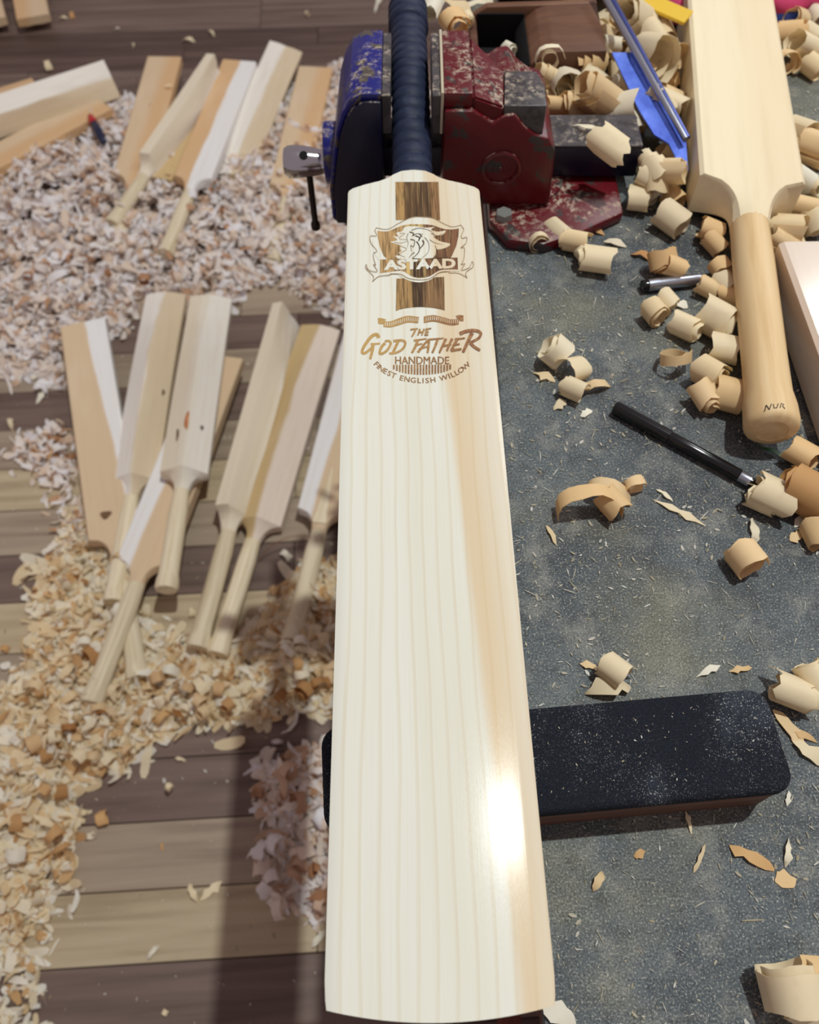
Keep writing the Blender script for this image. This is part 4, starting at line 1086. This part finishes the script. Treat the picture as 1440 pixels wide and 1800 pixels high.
S_(1212, 1444, 'short pale splinter leaning on the near side of the felt block', 'flake', l=.014, w=.004, yaw=-85, tone=.75)
S_(984, 1782, 'broad pale flake at the toe corner of the finished bat', 'flake', l=.020, w=.013, yaw=-30, bend=.1, tone=1)
S_(1392, 1742, 'large smooth ribbon curl in the bottom right corner', r=.018, w=.020, turns=1.15, yaw=8, tilt=12, spin=30, tone=.75, grow=.8, jag=.0004)
S_(1430, 1768, 'broad cream ribbon crossing the large curl in the bottom right corner', r=.016, w=.024, turns=.6, yaw=100, spin=20, tone=.8)
S_(1424, 1712, 'tan ribbon end behind the large curl in the bottom right corner', r=.012, w=.016, turns=.6, yaw=140, spin=40, tone=.5)
S_(1388, 1842 - 440, 'thin pale sliver on bare bench right of the block front', 'flake', l=.010, w=.003, yaw=70, tone=1)
right = [(1395, 60, .016, .03, 70, .5), (1412, 88, .016, .034, 95, .8), (1385, 110, .014, .012, 15, .6), (1430, 60, .014, .03, 30, .8), (1400, 35, .013, .02, 120, .6), (1428, 115, .012, .022, 60, .7), (1440, 30, .014, .026, 10, .9),
         (1405, 240, .017, .028, 30, .75), (1432, 260, .018, .034, 80, .55), (1395, 225, .010, .018, 120, .8), (1405, 322, .013, .022, 75, 1), (1430, 332, .010, .02, 40, .8), (1425, 368, .010, .034, 95, .6), (1390, 405, .015, .028, 65, .7), (1432, 395, .012, .02, 20, .75), (1378, 432, .010, .026, 95, .6)]
for i, (px, py, r, w, yw, tn) in enumerate(sorted(right, key=lambda q: q[1])):
    S_(px, py, 'curled shaving right of the unfinished bat blade, %s from the top' % ORD[i], r=r, w=w, turns=1.0 + .3 * (i % 3), yaw=yw, tilt=(0, 25, -15)[i % 3], spin=i * 61, tone=tn, pitch=.003 * (i % 2), group='shavings right of the unfinished bat')
for i, (px, py, r, w, yw) in enumerate([(1258, 432, .010, .02, 60), (1268, 470, .011, .014, 20), (1250, 405, .012, .02, 110), (1283, 520, .010, .02, 80)]):
    S_(px, py, 'shaded curl under the unfinished bat shoulder, %s from the top' % ['second', 'third', 'first', 'fourth'][i], r=r, w=w, turns=1.3, yaw=yw, tone=.5, group='curls in the shadow of the unfinished bat')
# green leaf scrap under the handle end
lf = mesh('leaf', *flake_arrays(.035, .008, .1, .3), 50); o = link('green_strip', lf, plain('green_plastic', C(36, 84, 40), .4)); q = at(1375, 800, BENCH + .004); o.location = q; o.rotation_euler = (0, 0, R(-35)); drop(o, lf, BENCH + .0004)
tag(o, 'small dark green strip under the end of the unfinished bat handle', 'strip')

# ---- shavings as masses: ribbons made in bulk
def bulk(pos, length, width, curv, rot, tone, n=5, up=None):
    """arrays of N ribbons -> one mesh"""
    N = len(pos)
    s = np.linspace(-.5, .5, n + 1)[None, :] * length[:, None]
    k = curv[:, None] + 1e-6
    x = np.sin(k * s) / k; z = (1 - np.cos(k * s)) / k
    tp = 1 - .55 * np.abs(np.linspace(-1, 1, n + 1))[None, :] ** 3
    hwid = width[:, None] / 2 * tp
    P = np.stack([np.stack([x, -hwid, z], -1), np.stack([x, hwid, z], -1)], 2)      # N, n+1, 2, 3
    P = np.einsum('nij,nabj->nabi', rot, P) + pos[:, None, None, :]
    v = P.reshape(-1, 3)
    base = (np.arange(N) * (n + 1) * 2)[:, None]
    i = np.arange(n)[None, :] * 2
    q = np.stack([base + i, base + i + 2, base + i + 3, base + i + 1], -1).reshape(-1, 4)
    return v, q, np.repeat(tone, n)
def euler_rots(yaw, pitch, roll):
    cy, sy, cp, sp_, cr, sr = np.cos(yaw), np.sin(yaw), np.cos(pitch), np.sin(pitch), np.cos(roll), np.sin(roll)
    m = np.empty((len(yaw), 3, 3))
    m[:, 0, 0] = cy * cp; m[:, 0, 1] = cy * sp_ * sr - sy * cr; m[:, 0, 2] = cy * sp_ * cr + sy * sr
    m[:, 1, 0] = sy * cp; m[:, 1, 1] = sy * sp_ * sr + cy * cr; m[:, 1, 2] = sy * sp_ * cr - cy * sr
    m[:, 2, 0] = -sp_; m[:, 2, 1] = cp * sr; m[:, 2, 2] = cp * cr
    return m
def mass_mesh(name, v, q, tone, mat, zmin):
    v[:, 2] = np.maximum(v[:, 2], zmin)
    me = bpy.data.meshes.new(name); me.vertices.add(len(v)); me.vertices.foreach_set('co', v.ravel().astype(np.float32))
    me.loops.add(q.size); me.loops.foreach_set('vertex_index', q.ravel().astype(np.int32))
    me.polygons.add(len(q)); me.polygons.foreach_set('loop_start', np.arange(0, q.size, 4, dtype=np.int32))
    me.polygons.foreach_set('use_smooth', np.ones(len(q), bool))
    a = me.attributes.new('tone', 'FLOAT', 'FACE'); a.data.foreach_set('value', tone.astype(np.float32))
    me.update(); me.validate(); me.materials.append(mat); return me
def inside(poly, x, y):
    c = np.zeros(len(x), bool); n = len(poly)
    for i in range(n):
        (x0, y0), (x1, y1) = poly[i], poly[(i + 1) % n]
        m = ((y0 > y) != (y1 > y)) & (x < (x1 - x0) * (y - y0) / (y1 - y0 + 1e-12) + x0); c ^= m
    return c
def edge_dist(poly, x, y):
    d = np.full(len(x), 9.)
    for i in range(len(poly)):
        a, b = np.array(poly[i]), np.array(poly[(i + 1) % len(poly)]); e_ = b - a
        t = np.clip(((x - a[0]) * e_[0] + (y - a[1]) * e_[1]) / (e_ @ e_ + 1e-12), 0, 1)
        d = np.minimum(d, np.hypot(x - a[0] - t * e_[0], y - a[1] - t * e_[1]))
    return d
def world_poly(pts): return [tuple(at(x, y, .01)[:2]) for x, y in pts]
def heap(name, label, pix, count, hmax, size=1.0, soft=.05, feather=.02, tone_shift=0., mat=None):
    poly = world_poly(pix); P = np.array(poly); lo_, hi_ = P.min(0) - feather, P.max(0) + feather
    x = rng.uniform(lo_[0], hi_[0], count * 4); y = rng.uniform(lo_[1], hi_[1], count * 4)
    ins = inside(poly, x, y); ed = edge_dist(poly, x, y)
    keep = ins | (rng.random(len(x)) < np.exp(-ed / (feather * .5)) * .35)
    x, y, ed, ins = x[keep][:count], y[keep][:count], ed[keep][:count], ins[keep][:count]
    h = np.where(ins, hmax * np.clip(ed / soft, .12, 1), .06 * hmax)
    lump = .65 + .35 * np.sin(x * 31 + 2 * np.sin(y * 17)) * np.sin(y * 27 + 1)
    z = .004 + h * lump * rng.random(len(x)) ** .6
    N = len(x)
    L = rng.gamma(5, .0062, N).clip(.010, .065) * size; Wd = rng.uniform(.006, .017, N) * size
    sl = rng.random(N) < .18; Wd[sl] *= .35; L[sl] *= 1.25
    cv = rng.normal(0, 1, N) * 55 / size; cv[rng.random(N) < .3] *= 2.6
    rot = euler_rots(rng.uniform(0, 2 * np.pi, N), rng.normal(0, .42, N), rng.normal(0, .55, N))
    tn = np.clip(rng.beta(1.5, 1.05, N) + tone_shift, 0, 1)
    v, q, t = bulk(np.stack([x, y, z], -1), L, Wd, cv, rot, tn)
    me = mass_mesh(name, v, q, t, mat or M_SHAVA, .0012)
    o = link(name, me); tag(o, label, 'wood shavings', kind='stuff'); return o
heap('shavings_heap', 'wide heap of pale pink wood shavings on the floor around the far bats',
     [(-160, 330), (0, 285), (90, 225), (180, 165), (240, 170), (330, 190), (430, 260), (470, 200), (540, 130), (600, 110), (720, 130), (760, 300), (700, 560), (600, 575), (520, 500), (440, 500), (400, 535), (240, 520), (215, 585), (100, 585), (100, 675), (0, 655), (-200, 690)], 11000, .058, 1.32, .11, .022, .12)
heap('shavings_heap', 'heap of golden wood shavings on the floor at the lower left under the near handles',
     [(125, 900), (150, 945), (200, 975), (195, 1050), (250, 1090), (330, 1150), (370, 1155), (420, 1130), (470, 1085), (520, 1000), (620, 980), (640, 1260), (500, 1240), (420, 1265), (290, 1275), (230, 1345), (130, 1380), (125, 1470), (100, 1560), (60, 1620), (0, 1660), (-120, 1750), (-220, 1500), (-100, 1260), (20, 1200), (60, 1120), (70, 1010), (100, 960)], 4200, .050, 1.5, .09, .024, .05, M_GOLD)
heap('shavings_heap', 'small heap of curly shavings in the bench shadow beside the felt block',
     [(455, 1345), (520, 1320), (640, 1300), (650, 1620), (540, 1610), (470, 1575), (490, 1500), (470, 1440), (450, 1390)], 700, .034, 1.4, .05, .015, .02)
heap('shavings_heap', 'narrow strip of shavings on the floor left of the tan and white half blade',
     [(20, 780), (100, 740), (118, 760), (150, 990), (110, 990), (105, 880), (60, 830)], 260, .020, 1.1, .03, .022, .05)
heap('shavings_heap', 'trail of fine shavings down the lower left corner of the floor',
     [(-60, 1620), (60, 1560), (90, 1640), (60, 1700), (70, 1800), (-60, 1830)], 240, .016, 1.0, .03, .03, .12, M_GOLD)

# ---- shavings that can be told apart on the floor: one object each, meshes shared
tm = []
rt = random.Random(21)
for i in range(14):
    if i % 3 == 2: V, F = flake_arrays(rt.uniform(.03, .05), rt.uniform(.010, .018), rt.uniform(.05, .35), rt.uniform(-1, 1), rnd=rt)
    else: V, F = ribbon_arrays(rt.uniform(.010, .017), rt.uniform(.006, .011), rt.uniform(.45, 1.5), rt.uniform(.010, .022), 14, rt.uniform(0, .006), rt.uniform(0, .4), .0012, rnd=rt)
    me = mesh('wood_shaving', V, F, 50); me.materials.append(M_SHAVF); tm.append(me)
M_GOLD1 = shaving_mat('golden_shaving', False, [(0, C(176, 118, 62)), (.14, C(220, 178, 124)), (.38, C(240, 216, 174)), (.68, C(248, 234, 202)), (1, C(252, 248, 236))])
tmc = {}
def tinted(k, mat):
    if (k, mat.name) not in tmc:
        c = tm[k].copy(); c.materials[0] = mat; tmc[(k, mat.name)] = c
    return tmc[(k, mat.name)]
def fshav(px, py, label, k=None, z=.0, s=1.0, group=None, flat=False, yaw=None, mat=None):
    k = k if k is not None else rt.randrange(len(tm))
    me = tinted(k, mat) if mat else tm[k]
    o = link('wood_shaving', me); o.scale = (s, s, s)
    o.rotation_euler = (rt.uniform(-.5, .5) * (0 if flat else 1), rt.uniform(-.4, .4) * (0 if flat else 1), rt.uniform(0, 6.28) if yaw is None else R(yaw))
    o.location = at(px, py, z + .006); drop(o, me, z + .0006); tag(o, label, 'wood shaving', group); return o
for a in ((72, 694, 'white flat flake alone on the dark boards left of the half blade', 2, 1.3), (62, 668, 'pale curl above the white flat flake at the left edge', 0, .8), (185, 1440, 'tan bent curl alone on the boards at lower left', 4, 1.1), (298, 1384, 'crumbly pale scrap on the dark board right of the heap', 0, .7),
          (316, 1334, 'oval pale flake on the dark board edge', 8, .5), (268, 1674, 'white flat chip on the board joint near the bottom', 5, .75), (284, 1488, 'tiny forked pale chip on the mid brown board', 11, .45), (228, 1318, 'pale crumbs at the right rim of the golden heap', 2, .5), (370, 1565, 'long bent sliver crossing the shadow edge', 11, 1.3),
          (340, 1570, 'pale splinter beside the long bent sliver', 8, .8), (560, 1650, 'pointed white chip beside the blade near the bottom', 5, 1.0), (45, 1735, 'long pale flake at the lower left corner', 2, 1.2), (290, 1780, 'small pale crumb on the dark board at the bottom', 0, .5), (86, 120, 'pale upright roll behind the sideways bat at upper left', 1, 1.3),
          (330, 72, 'thin feathery shaving alone on the far boards', 5, 1.3), (372, 58, 'small twisted shaving right of the feathery one', 8, .8), (126, 25, 'dark-edged curl near the top left blank', 3, 1.0), (110, 32, 'thin sliver beside the curl near the top left blank', 5, .9), (540, 25, 'small scrap on the far boards near the vise', 0, .7),
          (205, 50, 'tiny white flake on the far dark board', 5, .6), (235, 78, 'tiny pale flake in front of the far dark board', 8, .5), (60, 790, 'tan bundle curl on the boards left of the half blade', 3, 1.2), (88, 800, 'flat tan curl beside the tan bundle curl', 6, 1.1), (20, 745, 'thin pale splinter at the left edge', 5, 1.1), (296, 148, 'small pale chip lying on the tan blank', 2, .7),
          (292, 1085, 'white chip on the boards between two near handles', 2, .6), (338, 1075, 'small ring curl beside a near handle', 1, .7), (300, 1185, 'bright white roll at the edge of the golden heap', 4, 1.2), (478, 1063, 'dark-centred ring curl in the bench shadow', 1, .9), (500, 975, 'white curl in the shadow between two near handles', 3, 1.0),
          (155, 1140, 'straight pale chip at the left rim of the golden heap', 5, .9), (395, 1240, 'flattened white loop shaving in front of the near handles', 4, 1.3), (290, 160 + 1100, 'round tan curl on the front rim of the golden heap', 9, 1.3), (8, 1140, 'small brown scrap at the left edge of the boards', 6, .7)):
    zz = .036 if a[0] == 296 and a[1] == 148 else (.02 if a[2].endswith('heap') or 'heap' in a[2] else 0)
    if a[1] == 148: zz = .082
    lw = a[2]
    tn = 1. if 'white' in lw else .2 if 'brown' in lw or 'dark-edged' in lw else .35 if 'tan' in lw.split(' on ')[0].split(' lying')[0] else .85
    fshav(a[0], a[1], a[2], a[3], zz, a[4], flat=True, mat=tone_mat(tn))
for i in range(34):
    fshav(rt.uniform(450, 600), rt.uniform(1345, 1600), 'curled shaving on top of the small heap in the shadow beside the felt block', None, rt.uniform(.012, .035), rt.uniform(1.0, 1.5), 'curls on the small heap by the block')
hp = [(60, 1200, 230, 1340), (0, 1250, 110, 1560), (150, 960, 230, 1180), (250, 1190, 420, 1270), (430, 1120, 590, 1230)]
for i in range(75):
    x0, y0, x1, y1 = hp[i % 5]
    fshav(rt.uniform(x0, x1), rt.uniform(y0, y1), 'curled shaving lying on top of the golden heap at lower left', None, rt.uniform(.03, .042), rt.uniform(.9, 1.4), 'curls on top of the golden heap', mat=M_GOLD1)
for i in range(70):
    px, py = rt.uniform(0, 590), rt.uniform(300, 560)
    if py > 500 and px > 240: py -= 90
    fshav(px, py, 'curled shaving lying on top of the wide far heap', None, rt.uniform(.045, .055), rt.uniform(.8, 1.2), 'curls on top of the far heap')

lp_ = [at(317, 1148, .004), at(316, 1128, .02), at(325, 1117, .034), at(340, 1118, .036), at(348, 1128, .03), at(346, 1152, .02)]
o = link('looped_fibre', tube('looped_fibre', [Vector(p) for p in smoothpts(lp_, 6)], .0012, 6), M_SHAVF); tag(o, 'thin looped wood fibre standing beside the slim bat handle', 'wood shaving')
lp_ = [at(455, 985, .006), at(475, 962, .03), at(505, 945, .05), at(540, 942, .05), at(560, 952, .03)]
o = link('looped_fibre', tube('looped_fibre', [Vector(p) for p in smoothpts(lp_, 6)], .0009, 6), M_SHAVF); tag(o, 'hair-thin arched wood fibre in shadow between two right-hand handles', 'wood shaving')
# fine specks of sawdust: on the bench, on the block, on the boards
def specks(name, label, gen, count, zf, lmin, lmax, wr):
    x, y = gen(count); N = len(x)
    L = rng.uniform(lmin, lmax, N) * rng.random(N) ** 1.6 + lmin * .5; Wd = L * rng.uniform(*wr, N)
    rot = euler_rots(rng.uniform(0, 6.28, N), rng.normal(0, .12, N), rng.normal(0, .2, N))
    v, q, t = bulk(np.stack([x, y, np.full(N, zf)], -1), L, Wd, rng.normal(0, 60, N), rot, rng.random(N), 2)
    o = link(name, mass_mesh(name, v, q, t, M_DUST, zf - .0006)); tag(o, label, 'sawdust', kind='stuff'); return o
def gen_bench(n):
    x = rng.uniform(.078, .55, n); y = rng.uniform(-.15, 1.2, n); k = rng.random(n) < .35 + .65 * (np.sin(x * 23 + 3 * np.sin(y * 9)) * np.sin(y * 19) > -.2); return x[k], y[k]
specks('bench_sawdust', 'fine pale sawdust specks scattered over the dark bench top', gen_bench, 15000, BENCH + .0009, .0010, .0052, (.15, .55))
specks('bench_fibres', 'thin curved wood fibres scattered over the dark bench top', gen_bench, 2600, BENCH + .0011, .004, .013, (.04, .10))
def gen_block(n):
    u = rng.uniform(-hl + .01, hl - .01, n); v = rng.uniform(-hw + .008, hw - .008, n)
    return ctr.x + u * math.cos(ang) - v * math.sin(ang), ctr.y + u * math.sin(ang) + v * math.cos(ang)
specks('block_sawdust', 'tiny white sawdust specks on the black felt pad', gen_block, 260, BENCH + .0488, .0005, .0024, (.25, .6))
def gen_floor(n): return rng.uniform(-1.0, .05, n), rng.uniform(-.1, 2.6, n)
specks('floor_sawdust', 'small pale crumbs scattered on the floor boards', gen_floor, 1500, .0012, .002, .012, (.3, .8))
